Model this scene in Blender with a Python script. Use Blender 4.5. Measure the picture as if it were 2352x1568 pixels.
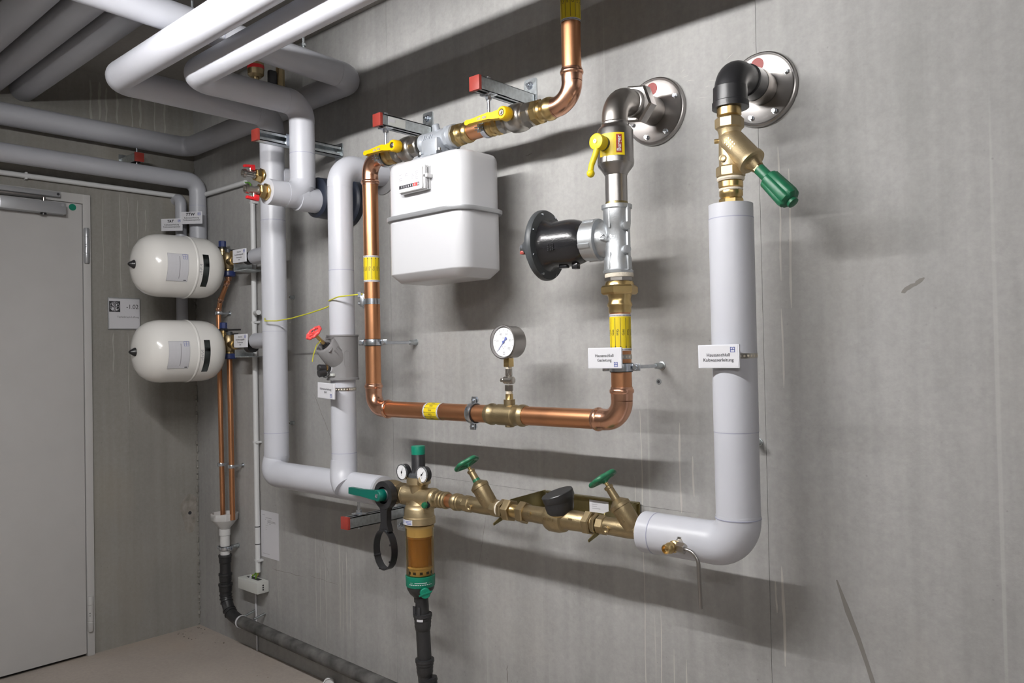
import bpy, bmesh, math, random
from mathutils import Vector as V, Matrix

random.seed(7)
SC = bpy.context.scene
for o in list(bpy.data.objects):
    bpy.data.objects.remove(o)
COL = SC.collection

# ---------------------------------------------------------------- camera
cam_d = bpy.data.cameras.new('camera')
cam_d.sensor_width = 36.0
cam_d.lens = 36.0 * 1836.15 / 2352.0
cam_d.clip_start = 0.02
cam = bpy.data.objects.new('camera', cam_d)
COL.objects.link(cam)
yaw, pitch, roll = math.radians(42.289), math.radians(0.958), math.radians(-1.144)
fw = V((-math.sin(yaw) * math.cos(pitch), math.cos(yaw) * math.cos(pitch), math.sin(pitch)))
rt = V((math.cos(yaw), math.sin(yaw), 0))
up = rt.cross(fw)
rt2 = rt * math.cos(roll) + up * math.sin(roll)
up2 = up * math.cos(roll) - rt * math.sin(roll)
cm = Matrix((rt2, up2, -fw)).transposed().to_4x4()
cm.translation = V((3.97, -1.95, 1.347))
cam.matrix_world = cm
SC.camera = cam

# ---------------------------------------------------------------- world, exposure
w = bpy.data.worlds.new('world')
SC.world = w
w.use_nodes = True
w.node_tree.nodes['Background'].inputs[0].default_value = (0.5, 0.52, 0.55, 1)
w.node_tree.nodes['Background'].inputs[1].default_value = 0.05
SC.view_settings.view_transform = 'Standard'
SC.view_settings.look = 'None'
SC.view_settings.gamma = 1.0
SC.view_settings.use_curve_mapping = False
SC.view_settings.exposure = 0.32
# the tube lamp, then an added fill lamp out of view: (x centre, y, z of the tube, length, strength)
LAMPS = [(2.40, -1.55, 2.325, 1.5, 280.0), (5.0, -3.2, 2.42, 1.5, 125.0)]

# ---------------------------------------------------------------- materials
def nodes(m):
    m.use_nodes = True
    nt = m.node_tree
    return nt, nt.nodes['Principled BSDF']

def mat(name, col, rough=0.5, metal=0.0, var=0.0, vscale=8.0, bump=0.0, bscale=60.0, spec=0.5, coat=0.0, rvar=0.0, stretch=(1, 1, 1)):
    m = bpy.data.materials.new(name)
    nt, b = nodes(m)
    b.inputs['Base Color'].default_value = (*col, 1)
    b.inputs['Roughness'].default_value = rough
    b.inputs['Metallic'].default_value = metal
    b.inputs['Specular IOR Level'].default_value = spec
    b.inputs['Coat Weight'].default_value = coat
    if var or bump or rvar:
        tc = nt.nodes.new('ShaderNodeTexCoord')
        mp = nt.nodes.new('ShaderNodeMapping')
        mp.inputs['Scale'].default_value = stretch
        nt.links.new(tc.outputs['Object'], mp.inputs[0])
        n = nt.nodes.new('ShaderNodeTexNoise')
        n.inputs['Scale'].default_value = vscale
        n.inputs['Detail'].default_value = 5
        nt.links.new(mp.outputs[0], n.inputs['Vector'])
        if var:
            r = nt.nodes.new('ShaderNodeValToRGB')
            r.color_ramp.elements[0].position = 0.3
            r.color_ramp.elements[1].position = 0.7
            r.color_ramp.elements[0].color = (*[c * (1 - var) for c in col], 1)
            r.color_ramp.elements[1].color = (*[min(1, c * (1 + var)) for c in col], 1)
            nt.links.new(n.outputs[0], r.inputs[0])
            nt.links.new(r.outputs[0], b.inputs['Base Color'])
        if rvar:
            mr = nt.nodes.new('ShaderNodeMapRange')
            mr.inputs[3].default_value = max(0.02, rough - rvar)
            mr.inputs[4].default_value = min(1, rough + rvar)
            nt.links.new(n.outputs[0], mr.inputs[0])
            nt.links.new(mr.outputs[0], b.inputs['Roughness'])
        if bump:
            n2 = nt.nodes.new('ShaderNodeTexNoise')
            n2.inputs['Scale'].default_value = bscale
            n2.inputs['Detail'].default_value = 3
            nt.links.new(mp.outputs[0], n2.inputs['Vector'])
            bp = nt.nodes.new('ShaderNodeBump')
            bp.inputs['Strength'].default_value = bump
            bp.inputs['Distance'].default_value = 0.002
            nt.links.new(n2.outputs[0], bp.inputs['Height'])
            nt.links.new(bp.outputs[0], b.inputs['Normal'])
    return m

def concrete(name, col, streak=0.5, seed=0.0, stainy=0.35, drips=0.0, axis='X'):
    """cast concrete: cloudy tone, vertical streaks, pores, scratches and pale lime runs"""
    m = bpy.data.materials.new(name)
    nt, b = nodes(m)
    b.inputs['Roughness'].default_value = 0.78
    b.inputs['Specular IOR Level'].default_value = 0.3
    L = nt.links.new
    tc = nt.nodes.new('ShaderNodeTexCoord')

    def mapped(scale, loc=(0, 0, 0)):
        mp = nt.nodes.new('ShaderNodeMapping')
        mp.inputs['Scale'].default_value = scale
        mp.inputs['Location'].default_value = (loc[0] + seed, loc[1], loc[2] + seed)
        L(tc.outputs['Object'], mp.inputs[0])
        return mp.outputs[0]

    def noise(vec, scale, detail=4, rough=0.55):
        n = nt.nodes.new('ShaderNodeTexNoise')
        n.inputs['Scale'].default_value = scale
        n.inputs['Detail'].default_value = detail
        n.inputs['Roughness'].default_value = rough
        L(vec, n.inputs['Vector'])
        return n.outputs[0]

    def ramp(src, p0, p1, c0, c1):
        r = nt.nodes.new('ShaderNodeValToRGB')
        r.color_ramp.elements[0].position = p0
        r.color_ramp.elements[1].position = p1
        r.color_ramp.elements[0].color = (*c0, 1)
        r.color_ramp.elements[1].color = (*c1, 1)
        L(src, r.inputs[0])
        return r.outputs[0]

    def mix(kind, fac, a, bb):
        x = nt.nodes.new('ShaderNodeMix')
        x.data_type = 'RGBA'
        x.blend_type = kind
        if isinstance(fac, float):
            x.inputs[0].default_value = fac
        else:
            L(fac, x.inputs[0])
        for i, s in ((6, a), (7, bb)):
            if isinstance(s, tuple):
                x.inputs[i].default_value = (*s, 1)
            else:
                L(s, x.inputs[i])
        return x.outputs[2]
    g = lambda k: (k, k, k)
    base = ramp(noise(mapped((1, 1, 1)), 2.2, 6), 0.3, 0.72, tuple(c * 0.88 for c in col), tuple(c * 1.1 for c in col))
    st = ramp(noise(mapped((26, 26, 0.9)), 1.0, 3), 0.35, 0.7, g(0.84), g(1.08))
    c = mix('MULTIPLY', streak, base, st)
    fine = ramp(noise(mapped((1, 1, 1)), 60, 3, 0.7), 0.3, 0.7, g(0.90), g(1.06))
    c = mix('MULTIPLY', 0.8, c, fine)
    warm = ramp(noise(mapped((1.4, 1.4, 0.8), (4, 0, 1)), 1.6, 3), 0.52, 0.75, g(0), g(1))
    c = mix('MIX', warm if stainy >= 1 else mix('MULTIPLY', 1.0, warm, g(stainy)), c, (col[0] * 1.02, col[1] * 0.95, col[2] * 0.84))
    # pores
    vo = nt.nodes.new('ShaderNodeTexVoronoi')
    vo.inputs['Scale'].default_value = 42
    L(mapped((1, 1, 1)), vo.inputs['Vector'])
    pore = ramp(vo.outputs['Distance'], 0.05, 0.13, g(1), g(0))
    pn = ramp(noise(mapped((1, 1, 1), (2, 0, 3)), 9, 2), 0.56, 0.66, g(0), g(1))
    pm = mix('MULTIPLY', 1.0, pore, pn)
    c = mix('MIX', mix('MULTIPLY', 1.0, pm, g(0.45)), c, tuple(k * 0.45 for k in col))
    if drips:
        dn = ramp(noise(mapped((34, 34, 0.22), (1, 0, 7)), 1.0, 2), 0.66, 0.70, g(0), g(1))
        dm = ramp(noise(mapped((1.1, 1.1, 0.5), (9, 0, 2)), 1.5, 2), 0.5, 0.6, g(0), g(1))
        d2 = mix('MULTIPLY', 1.0, dn, dm)
        c = mix('MIX', mix('MULTIPLY', 1.0, d2, g(drips)), c, tuple(min(1, k * 1.45) for k in col))
    L(c, b.inputs['Base Color'])
    bp = nt.nodes.new('ShaderNodeBump')
    bp.inputs['Strength'].default_value = 0.25
    bp.inputs['Distance'].default_value = 0.002
    hn = noise(mapped((1, 1, 1)), 90, 4, 0.6)
    L(hn, bp.inputs['Height'])
    L(bp.outputs[0], b.inputs['Normal'])
    return m

def emit(name, col, s):
    m = bpy.data.materials.new(name)
    nt, b = nodes(m)
    b.inputs['Base Color'].default_value = (*col, 1)
    b.inputs['Emission Color'].default_value = (*col, 1)
    b.inputs['Emission Strength'].default_value = s
    return m

def glassy(name, col, rough=0.05):
    m = bpy.data.materials.new(name)
    nt, b = nodes(m)
    b.inputs['Base Color'].default_value = (*col, 1)
    b.inputs['Roughness'].default_value = rough
    b.inputs['Transmission Weight'].default_value = 1.0
    b.inputs['IOR'].default_value = 1.25
    return m

M = dict(
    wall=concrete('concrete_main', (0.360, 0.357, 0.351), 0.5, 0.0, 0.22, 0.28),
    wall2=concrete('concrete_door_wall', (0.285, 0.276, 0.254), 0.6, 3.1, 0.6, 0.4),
    floor=concrete('concrete_floor', (0.40, 0.355, 0.315), 0.0, 5.7, 0.5),
    ceil=concrete('concrete_ceiling', (0.33, 0.32, 0.305), 0.0, 8.2, 0.3),
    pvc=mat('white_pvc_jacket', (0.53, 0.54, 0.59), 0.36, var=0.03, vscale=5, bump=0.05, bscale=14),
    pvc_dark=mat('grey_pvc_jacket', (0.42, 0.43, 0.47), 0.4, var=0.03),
    seam=mat('blue_grey_seam', (0.36, 0.37, 0.48), 0.5),
    foam=mat('white_foam_end', (0.70, 0.70, 0.70), 0.8, bump=0.3, bscale=120),
    copper=mat('copper', (0.66, 0.32, 0.165), 0.36, 1.0, var=0.07, vscale=9, rvar=0.05, stretch=(1, 1, 0.4)),
    copper_new=mat('polished_copper', (0.72, 0.40, 0.27), 0.25, 1.0, var=0.05, vscale=16, rvar=0.05),
    brass=mat('brass', (0.62, 0.455, 0.21), 0.30, 1.0, var=0.07, vscale=25, rvar=0.06),
    bronze=mat('cast_bronze', (0.40, 0.315, 0.185), 0.42, 1.0, var=0.12, vscale=30, bump=0.25, bscale=400),
    bronze_l=mat('sandblasted_bronze', (0.50, 0.40, 0.245), 0.45, 0.9, var=0.08, vscale=30, bump=0.2, bscale=500),
    nickel=mat('nickel_plated', (0.50, 0.475, 0.44), 0.28, 1.0, var=0.06),
    steel=mat('stainless_steel', (0.38, 0.365, 0.355), 0.32, 1.0, var=0.04, vscale=12, rvar=0.05),
    steel_d=mat('dark_brushed_steel', (0.34, 0.32, 0.30), 0.36, 1.0, var=0.06, vscale=30),
    galv=mat('galvanised_steel', (0.56, 0.60, 0.62), 0.36, 1.0, var=0.14, vscale=90, rvar=0.1),
    zinc=mat('bright_zinc', (0.66, 0.70, 0.76), 0.24, 1.0, var=0.1, vscale=60),
    alu=mat('cast_aluminium', (0.50, 0.52, 0.54), 0.42, 0.85, var=0.06, vscale=40, bump=0.2, bscale=300),
    head=mat('grey_painted_casting', (0.40, 0.425, 0.465), 0.40, 0.35, bump=0.25, bscale=250),
    meter=mat('white_painted_steel', (0.54, 0.545, 0.57), 0.30, coat=0.3),
    white=mat('white_plastic', (0.62, 0.62, 0.625), 0.4),
    warmwhite=mat('cream_enamel', (0.79, 0.78, 0.755), 0.18, coat=0.5),
    paper=mat('paper', (0.62, 0.62, 0.655), 0.5),
    clear=mat('acrylic_cover', (0.72, 0.73, 0.78), 0.12),
    ink=mat('black_ink', (0.03, 0.03, 0.035), 0.6),
    greyink=mat('grey_ink', (0.30, 0.30, 0.32), 0.6),
    faint=mat('faint_grey_ink', (0.55, 0.55, 0.58), 0.6),
    blueink=mat('blue_ink', (0.13, 0.16, 0.42), 0.6),
    black=mat('black_plastic', (0.018, 0.018, 0.02), 0.36),
    black_cast=mat('black_painted_casting', (0.012, 0.012, 0.014), 0.25, bump=0.25, bscale=220, coat=0.2),
    rubber=mat('black_rubber', (0.02, 0.02, 0.022), 0.6),
    darkgrey=mat('dark_grey_plastic', (0.05, 0.055, 0.06), 0.45),
    dust=mat('dusty_black_plastic', (0.085, 0.083, 0.08), 0.75, var=0.65, vscale=16, bump=0.2, bscale=80),
    navy=mat('navy_sleeve', (0.014, 0.019, 0.034), 0.45),
    bluecap=mat('dark_blue_plastic', (0.025, 0.04, 0.14), 0.35),
    green=mat('green_plastic', (0.008, 0.115, 0.052), 0.42),
    green_d=mat('moulded_green_plastic', (0.012, 0.13, 0.06), 0.38),
    teal=mat('teal_plastic', (0.0, 0.115, 0.085), 0.38),
    ring_green=mat('green_ring', (0.0, 0.19, 0.115), 0.4),
    yellow=mat('yellow_plastic', (0.74, 0.45, 0.0), 0.34),
    yellow_s=mat('yellow_sticker', (0.70, 0.53, 0.01), 0.45),
    red=mat('red_plastic', (0.28, 0.036, 0.026), 0.45),
    red_wheel=mat('coral_red_wheel', (0.78, 0.085, 0.08), 0.4),
    red_lever=mat('red_lever', (0.58, 0.02, 0.025), 0.35),
    pink=mat('faded_red_membrane', (0.32, 0.075, 0.07), 0.55),
    shell=mat('grey_insulating_shell', (0.20, 0.197, 0.202), 0.55, bump=0.15, bscale=200),
    door=mat('light_grey_paint', (0.50, 0.495, 0.49), 0.42, var=0.02),
    silver=mat('silver_paint', (0.42, 0.43, 0.45), 0.35, 0.5),
    gold=mat('yellow_chromated_steel', (0.26, 0.22, 0.105), 0.42, 1.0, var=0.35, vscale=12),
    amber=glassy('amber_clear_plastic', (0.97, 0.85, 0.60)),
    cartridge=mat('brown_filter_mesh', (0.34, 0.17, 0.045), 0.55, var=0.15, vscale=40, stretch=(1, 1, 0.2)),
    hemp=mat('hemp_and_paste', (0.66, 0.60, 0.50), 0.9, bump=0.6, bscale=300),
    cable=mat('green_yellow_cable', (0.52, 0.50, 0.03), 0.45),
    cable_g=mat('green_cable', (0.10, 0.28, 0.03), 0.45),
    conduit=mat('light_grey_conduit', (0.62, 0.63, 0.64), 0.45),
    boxgrey=mat('pale_grey_box', (0.55, 0.56, 0.54), 0.5),
    pipe_black=mat('black_hose', (0.02, 0.02, 0.022), 0.42),
    glass=mat('gauge_dial', (0.82, 0.83, 0.86), 0.25),
    mirror=mat('metal_foil_label', (0.16, 0.18, 0.18), 0.16, 1.0, var=0.35, vscale=30),
    tube=emit('lamp_tube', (1.0, 0.97, 0.93), 1.0),
    pencil=mat('pencil', (0.10, 0.10, 0.10), 0.9),
    dirt=mat('dry_debris', (0.10, 0.085, 0.07), 0.9),
    lime=mat('lime_run', (0.47, 0.455, 0.43), 0.85),
    lime2=mat('pale_lime_run', (0.37, 0.355, 0.325), 0.85),
    scuff2=mat('rough_mortar', (0.27, 0.25, 0.225), 0.9, var=0.25, vscale=30, bump=0.5, bscale=60),
    scuff=mat('dark_scuff', (0.20, 0.19, 0.175), 0.85),
)

# ---------------------------------------------------------------- mesh helpers
EX, EY, EZ = V((1, 0, 0)), V((0, 1, 0)), V((0, 0, 1))

def frame(d, hint=None):
    d = V(d).normalized()
    h = V(hint) if hint is not None else (EZ if abs(d.z) < 0.9 else EX)
    u = (h - d * h.dot(d)).normalized()
    v = d.cross(u)
    return d, u, v

class MB:
    def __init__(s):
        s.vs, s.fs = [], []

    def add(s, vs, fs):
        o = len(s.vs)
        s.vs += [V(p) for p in vs]
        s.fs += [tuple(i + o for i in f) for f in fs]
        return s

    def lathe(s, p, d, prof, seg=28, cap=(True, True), hint=None, ph=0.0, sx=1.0, sy=1.0):
        """profile of (t along d, radius) revolved about the axis through p"""
        d, u, v = frame(d, hint)
        p = V(p)
        vs, fs = [], []
        n = len(prof)
        cs = [(math.cos(2 * math.pi * i / seg + ph) * sx, math.sin(2 * math.pi * i / seg + ph) * sy) for i in range(seg)]
        for t, r in prof:
            for c, q in cs:
                vs.append(p + d * t + (u * c + v * q) * max(r, 1e-5))
        for k in range(n - 1):
            for i in range(seg):
                j = (i + 1) % seg
                fs.append((k * seg + i, k * seg + j, (k + 1) * seg + j, (k + 1) * seg + i))
        if cap[0]:
            fs.append(tuple(range(seg - 1, -1, -1)))
        if cap[1]:
            fs.append(tuple((n - 1) * seg + i for i in range(seg)))
        return s.add(vs, fs)

    def cyl(s, a, b, r, seg=24, r2=None, ch=0.0):
        a, b = V(a), V(b)
        L = (b - a).length
        r2 = r if r2 is None else r2
        if ch:
            pr = [(0, r - ch), (ch, r), (L - ch, r2), (L, r2 - ch)]
        else:
            pr = [(0, r), (L, r2)]
        return s.lathe(a, b - a, pr, seg)

    def hexa(s, a, b, r, ch=0.0, ph=0.0, seg=6, hint=None):
        """nut: r is half the width across flats"""
        a, b = V(a), V(b)
        L = (b - a).length
        R = r / math.cos(math.pi / seg)
        c = ch or min(0.12 * r, L * 0.2)
        return s.lathe(a, b - a, [(0, R - c), (c, R), (L - c, R), (L, R - c)], seg, ph=ph, hint=hint)

    def tube(s, pts, r, seg=16, cap=True, closed=False, flat=1.0, hint=None):
        pts = [V(p) for p in pts]
        n = len(pts)
        vs, fs = [], []
        u = None
        for k in range(n):
            if closed:
                t = (pts[(k + 1) % n] - pts[k - 1])
            else:
                t = pts[min(k + 1, n - 1)] - pts[max(k - 1, 0)]
            t.normalize()
            if u is None:
                _, u, _v = frame(t, hint)
            else:
                u = (u - t * u.dot(t))
                u.normalize()
            v = t.cross(u)
            rr = r[k] if isinstance(r, (list, tuple)) else r
            for i in range(seg):
                a = 2 * math.pi * i / seg
                vs.append(pts[k] + (u * math.cos(a) + v * math.sin(a) * flat) * rr)
        m = n if closed else n - 1
        for k in range(m):
            k2 = (k + 1) % n
            for i in range(seg):
                j = (i + 1) % seg
                fs.append((k * seg + i, k * seg + j, k2 * seg + j, k2 * seg + i))
        if cap and not closed:
            fs.append(tuple(range(seg - 1, -1, -1)))
            fs.append(tuple((n - 1) * seg + i for i in range(seg)))
        return s.add(vs, fs)

    def box(s, c, size, R=None, bev=0.0):
        """axis-aligned box (R: 3x3 rotation), optional chamfer"""
        c = V(c)
        hx, hy, hz = size[0] / 2, size[1] / 2, size[2] / 2
        b = min(bev, hx * 0.9, hy * 0.9, hz * 0.9)
        if b <= 0:
            vs = [V((x, y, z)) for x in (-hx, hx) for y in (-hy, hy) for z in (-hz, hz)]
            fs = [(0, 1, 3, 2), (4, 6, 7, 5), (0, 4, 5, 1), (2, 3, 7, 6), (0, 2, 6, 4), (1, 5, 7, 3)]
        else:
            bm = bmesh.new()
            bmesh.ops.create_cube(bm, size=1.0)
            for q in bm.verts:
                q.co = V((q.co.x * 2 * hx, q.co.y * 2 * hy, q.co.z * 2 * hz))
            bmesh.ops.bevel(bm, geom=list(bm.edges), offset=b, segments=2, affect='EDGES', profile=0.6)
            bm.verts.index_update()
            vs = [q.co.copy() for q in bm.verts]
            fs = [tuple(q.index for q in f.verts) for f in bm.faces]
            bm.free()
        if R is not None:
            vs = [R @ q for q in vs]
        return s.add([q + c for q in vs], fs)

    def prism(s, poly, o, u, v, h, taper=1.0):
        """2D outline in plane (o,u,v) extruded by h along u x v"""
        o, u, v = V(o), V(u), V(v)
        nrm = u.cross(v).normalized()
        n = len(poly)
        cx = sum(p[0] for p in poly) / n
        cy = sum(p[1] for p in poly) / n
        vs = [o + u * x + v * y for x, y in poly]
        vs += [o + u * (cx + (x - cx) * taper) + v * (cy + (y - cy) * taper) + nrm * h for x, y in poly]
        fs = [tuple(range(n - 1, -1, -1)), tuple(range(n, 2 * n))]
        fs += [(i, (i + 1) % n, n + (i + 1) % n, n + i) for i in range(n)]
        return s.add(vs, fs)

    def sphere(s, c, r, seg=20, rings=12, sc=(1, 1, 1)):
        pr = []
        vs, fs = [], []
        c = V(c)
        for k in range(rings + 1):
            a = math.pi * k / rings
            for i in range(seg):
                b = 2 * math.pi * i / seg
                rr = max(math.sin(a), 1e-4) * r
                vs.append(c + V((rr * math.cos(b) * sc[0], rr * math.sin(b) * sc[1], -math.cos(a) * r * sc[2])))
        for k in range(rings):
            for i in range(seg):
                j = (i + 1) % seg
                fs.append((k * seg + i, k * seg + j, (k + 1) * seg + j, (k + 1) * seg + i))
        return s.add(vs, fs)

def rrect(w, h, r, n=6):
    pts = []
    for cx, cy, a0 in ((w / 2 - r, h / 2 - r, 0), (-w / 2 + r, h / 2 - r, 90), (-w / 2 + r, -h / 2 + r, 180), (w / 2 - r, -h / 2 + r, 270)):
        for i in range(n + 1):
            a = math.radians(a0 + 90 * i / n)
            pts.append((cx + r * math.cos(a), cy + r * math.sin(a)))
    return pts

def arc_pts(c, d1, d2, R, n=12):
    """fillet at corner c between incoming direction d1 and outgoing d2"""
    c, d1, d2 = V(c), V(d1).normalized(), V(d2).normalized()
    ang = d1.angle(d2)
    t = R * math.tan(ang / 2)
    a = c - d1 * t
    nrm = (d2 - d1 * d2.dot(d1)).normalized()
    o = a + nrm * R
    out = []
    for i in range(n + 1):
        th = ang * i / n
        out.append(o - nrm * R * math.cos(th) + d1 * R * math.sin(th))
    return out

def path(pts, R, n=10):
    pts = [V(p) for p in pts]
    out = [pts[0]]
    for k in range(1, len(pts) - 1):
        RR = R[k - 1] if isinstance(R, (list, tuple)) else R
        out += arc_pts(pts[k], pts[k] - pts[k - 1], pts[k + 1] - pts[k], RR, n)
    out.append(pts[-1])
    return out

def obj(name, mb, m, parent=None, off=V((0, 0, 0)), ang=38):
    me = bpy.data.meshes.new(name)
    me.from_pydata([tuple(p - off) for p in mb.vs], [], mb.fs)
    me.validate()
    me.update()
    bm = bmesh.new()
    bm.from_mesh(me)
    bmesh.ops.remove_doubles(bm, verts=bm.verts, dist=2e-5)
    bmesh.ops.recalc_face_normals(bm, faces=bm.faces)
    bm.to_mesh(me)
    bm.free()
    for f in me.polygons:
        f.use_smooth = True
    me.set_sharp_from_angle(angle=math.radians(ang))
    me.materials.append(M[m] if isinstance(m, str) else m)
    o = bpy.data.objects.new(name, me)
    COL.objects.link(o)
    if parent is not None:
        o.parent = parent
    return o

class Thing:
    """an empty at the base of a thing; parts are meshes given in world coordinates"""
    def __init__(s, name, label, cat, loc, group=None, kind=None):
        s.o = bpy.data.objects.new(name, None)
        s.o.empty_display_size = 0.05
        COL.objects.link(s.o)
        s.loc = V(loc)
        s.o.location = s.loc
        if label:
            s.o['label'] = label
        if cat:
            s.o['category'] = cat
        if group:
            s.o['group'] = group
        if kind:
            s.o['kind'] = kind

    def part(s, name, mb, m, parent=None, label=None, ang=38):
        p = obj(name, mb, m, parent if parent is not None else s.o, s.loc, ang)
        if label:
            p['label'] = label
        return p

def single(name, mb, m, label, cat, loc=None, group=None, kind=None):
    loc = V(loc) if loc is not None else mb.vs[0].copy()
    o = obj(name, mb, m, None, loc)
    o.location = loc
    if label:
        o['label'] = label
    if cat:
        o['category'] = cat
    if group:
        o['group'] = group
    if kind:
        o['kind'] = kind
    return o

# ---------------------------------------------------------------- lettering
def text2d(s, size, align='CENTER', spacing=1.0, bold=0.0):
    """triangulated outline of a text, as 2D verts and faces"""
    cu = bpy.data.curves.new('txt', 'FONT')
    cu.body = s
    cu.size = size
    cu.align_x = align
    cu.align_y = 'CENTER'
    cu.space_character = spacing
    cu.resolution_u = 3
    cu.offset = bold
    o = bpy.data.objects.new('txt', cu)
    COL.objects.link(o)
    dg = bpy.context.evaluated_depsgraph_get()
    me = bpy.data.meshes.new_from_object(o.evaluated_get(dg))
    vs = [(q.co.x, q.co.y) for q in me.vertices]
    fs = [tuple(f.vertices) for f in me.polygons]
    bpy.data.objects.remove(o)
    bpy.data.curves.remove(cu)
    bpy.data.meshes.remove(me)
    return vs, fs

def flat_text(mb, s, size, o, u, v, align='CENTER', spacing=1.0, bold=0.0, sx=1.0, slant=0.0):
    vs, fs = text2d(s, size, align, spacing, bold)
    o, u, v = V(o), V(u), V(v)
    return mb.add([o + u * (x * sx + y * slant) + v * y for x, y in vs], fs)

def bar(mb, x0, y0, x1, y1, o, u, v):
    o, u, v = V(o), V(u), V(v)
    return mb.add([o + u * x0 + v * y0, o + u * x1 + v * y0, o + u * x1 + v * y1, o + u * x0 + v * y1], [(0, 1, 2, 3)])

def on_cyl(p, d, u0, r, ax, s):
    """point on a cylinder: ax along axis d, arc length s away from u0"""
    d = V(d).normalized()
    u = V(u0).normalized()
    v = d.cross(u)
    a = s / r
    return V(p) + d * ax + (u * math.cos(a) + v * math.sin(a)) * r

# ================================================================ structure
ZC = 2.72          # ceiling height
RX, RY = 6.2, -4.6  # far ends of the room
def slab(name, c, size, m, label):
    return single(name, MB().box(c, size), m, label, None, (c[0], c[1], c[2] - size[2] / 2), kind='structure')

slab('floor', (RX / 2, RY / 2, -0.05), (RX + 0.4, -RY + 0.4, 0.1), 'floor', 'dusty bare concrete floor')
slab('ceiling', (RX / 2, RY / 2, ZC + 0.05), (RX + 0.4, -RY + 0.4, 0.1), 'ceil', 'bare concrete ceiling above the pipes')
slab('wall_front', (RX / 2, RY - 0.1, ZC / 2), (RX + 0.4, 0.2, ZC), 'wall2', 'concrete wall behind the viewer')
slab('wall_right', (RX + 0.1, RY / 2, ZC / 2), (0.2, -RY, ZC), 'wall', 'concrete wall at the far right end')
# main wall: cast panels with hairline formwork joints
wb = single('wall_back', MB().box((RX / 2, 0.11, ZC / 2), (RX + 0.4, 0.2, ZC), ), 'scuff', 'grey cast concrete wall carrying the pipes', None, (RX / 2, 0.11, 0), kind='structure')
edges = [-0.2, 0.735, 1.575, 3.068, 4.6, RX + 0.2]
for a, b in zip(edges[:-1], edges[1:]):
    p = obj('wall_panel', MB().box(((a + b) / 2, 0.006, ZC / 2), (b - a - 0.0010, 0.012, ZC)), 'wall', wb, V((RX / 2, 0.11, 0)))
# door wall with an opening for the door
DY0, DY1, DH = -0.513, -1.63, 2.131
T = Thing('wall_left', 'streaked concrete wall with the grey door', None, (0, -0.5, 0), kind='structure')
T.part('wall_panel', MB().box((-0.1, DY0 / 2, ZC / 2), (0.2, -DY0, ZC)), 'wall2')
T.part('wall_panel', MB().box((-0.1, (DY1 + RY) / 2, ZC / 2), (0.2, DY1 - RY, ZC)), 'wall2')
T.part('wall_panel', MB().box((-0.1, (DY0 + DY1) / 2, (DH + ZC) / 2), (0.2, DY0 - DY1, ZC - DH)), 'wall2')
# mortar bead along the inner corner
mb = MB()
for k in range(90):
    z = 0.02 + k * 0.026 + random.uniform(-0.008, 0.008)
    mb.box((0.003 + random.uniform(0, 0.004), -0.003 - random.uniform(0, 0.004), z), (random.uniform(0.004, 0.012), random.uniform(0.004, 0.012), random.uniform(0.006, 0.03)), Matrix.Rotation(random.uniform(-0.6, 0.6), 3, 'Z'), 0.001)
q = T.part('mortar_bead', mb, 'wall2')
q['kind'] = 'stuff'
T.part('plug_hole', MB().lathe((0.0003, -0.046, 0.577), EX, [(0, 0.009), (0.0005, 0.009)], 16), 'ink')
T.part('mortar_patch', MB().add([V((0.0002, -0.046 + 0.055 * math.cos(a) * (0.8 + 0.2 * math.sin(3 * a)), 0.575 + 0.10 * math.sin(a))) for a in [i * math.pi / 12 for i in range(24)] if math.cos(a) < 0.75], [tuple(range(len([i for i in range(24) if math.cos(i * math.pi / 12) < 0.75])))]), 'scuff2')
for yy, z0, z1, ww in ((-0.372, 2.16, 1.68, .0035), (-0.452, 2.13, 1.75, .0018), (-0.29, 2.14, 1.95, .0025), (-0.25, 2.10, 1.99, .003), (-0.335, 2.15, 1.9, .0015), (-0.41, 1.49, 1.30, .003), (-0.34, 1.49, 1.1, .002), (-0.50, 2.68, 2.48, .006), (-0.46, 2.68, 2.5, .008), (-0.43, 2.66, 2.49, .005), (-0.38, 2.67, 2.5, .006), (-0.31, 2.68, 2.48, .004), (-0.27, 2.66, 2.5, .007), (-0.20, 2.68, 2.48, .004), (-0.15, 2.66, 2.49, .005)):
    vs_, n_ = [], 12
    for i in range(n_ + 1):
        w_ = ww * random.uniform(0.5, 1.0) * (0.3 if i in (0, n_) else 1)
        y_ = yy + 0.002 * math.sin(i * 0.8 + yy * 40)
        vs_ += [V((0.0003, y_ - w_, z0 + (z1 - z0) * i / n_)), V((0.0003, y_ + w_, z0 + (z1 - z0) * i / n_))]
    T.part('lime_run', MB().add(vs_, [(2 * i, 2 * i + 1, 2 * i + 3, 2 * i + 2) for i in range(n_)]), 'lime2')

# ---------------------------------------------------------------- door
T = Thing('door_1', 'light grey steel door with closer and two barrel hinges', None, (0.0, -1.07, 0), kind='structure')
mb = MB()
fr = 0.033
mb.box((-0.03, DY0 - fr / 2, DH / 2), (0.10, fr, DH), bev=0.003)
mb.box((-0.03, DY1 + fr / 2, DH / 2), (0.10, fr, DH), bev=0.003)
mb.box((-0.03, (DY0 + DY1) / 2, DH - 0.022), (0.098, DY0 - DY1 - 0.002, 0.044), bev=0.003)
T.part('door_frame', mb, 'door')
T.part('door_leaf', MB().box((-0.008, (DY0 + DY1) / 2, (0.014 + DH - 0.046) / 2), (0.05, DY0 - DY1 - 2 * fr - 0.006, DH - 0.046 - 0.014), bev=0.003), 'door')
T.part('threshold', MB().box((-0.06, (DY0 + DY1) / 2, 0.004), (0.1, DY0 - DY1 - 2 * fr, 0.008)), 'black')
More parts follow.
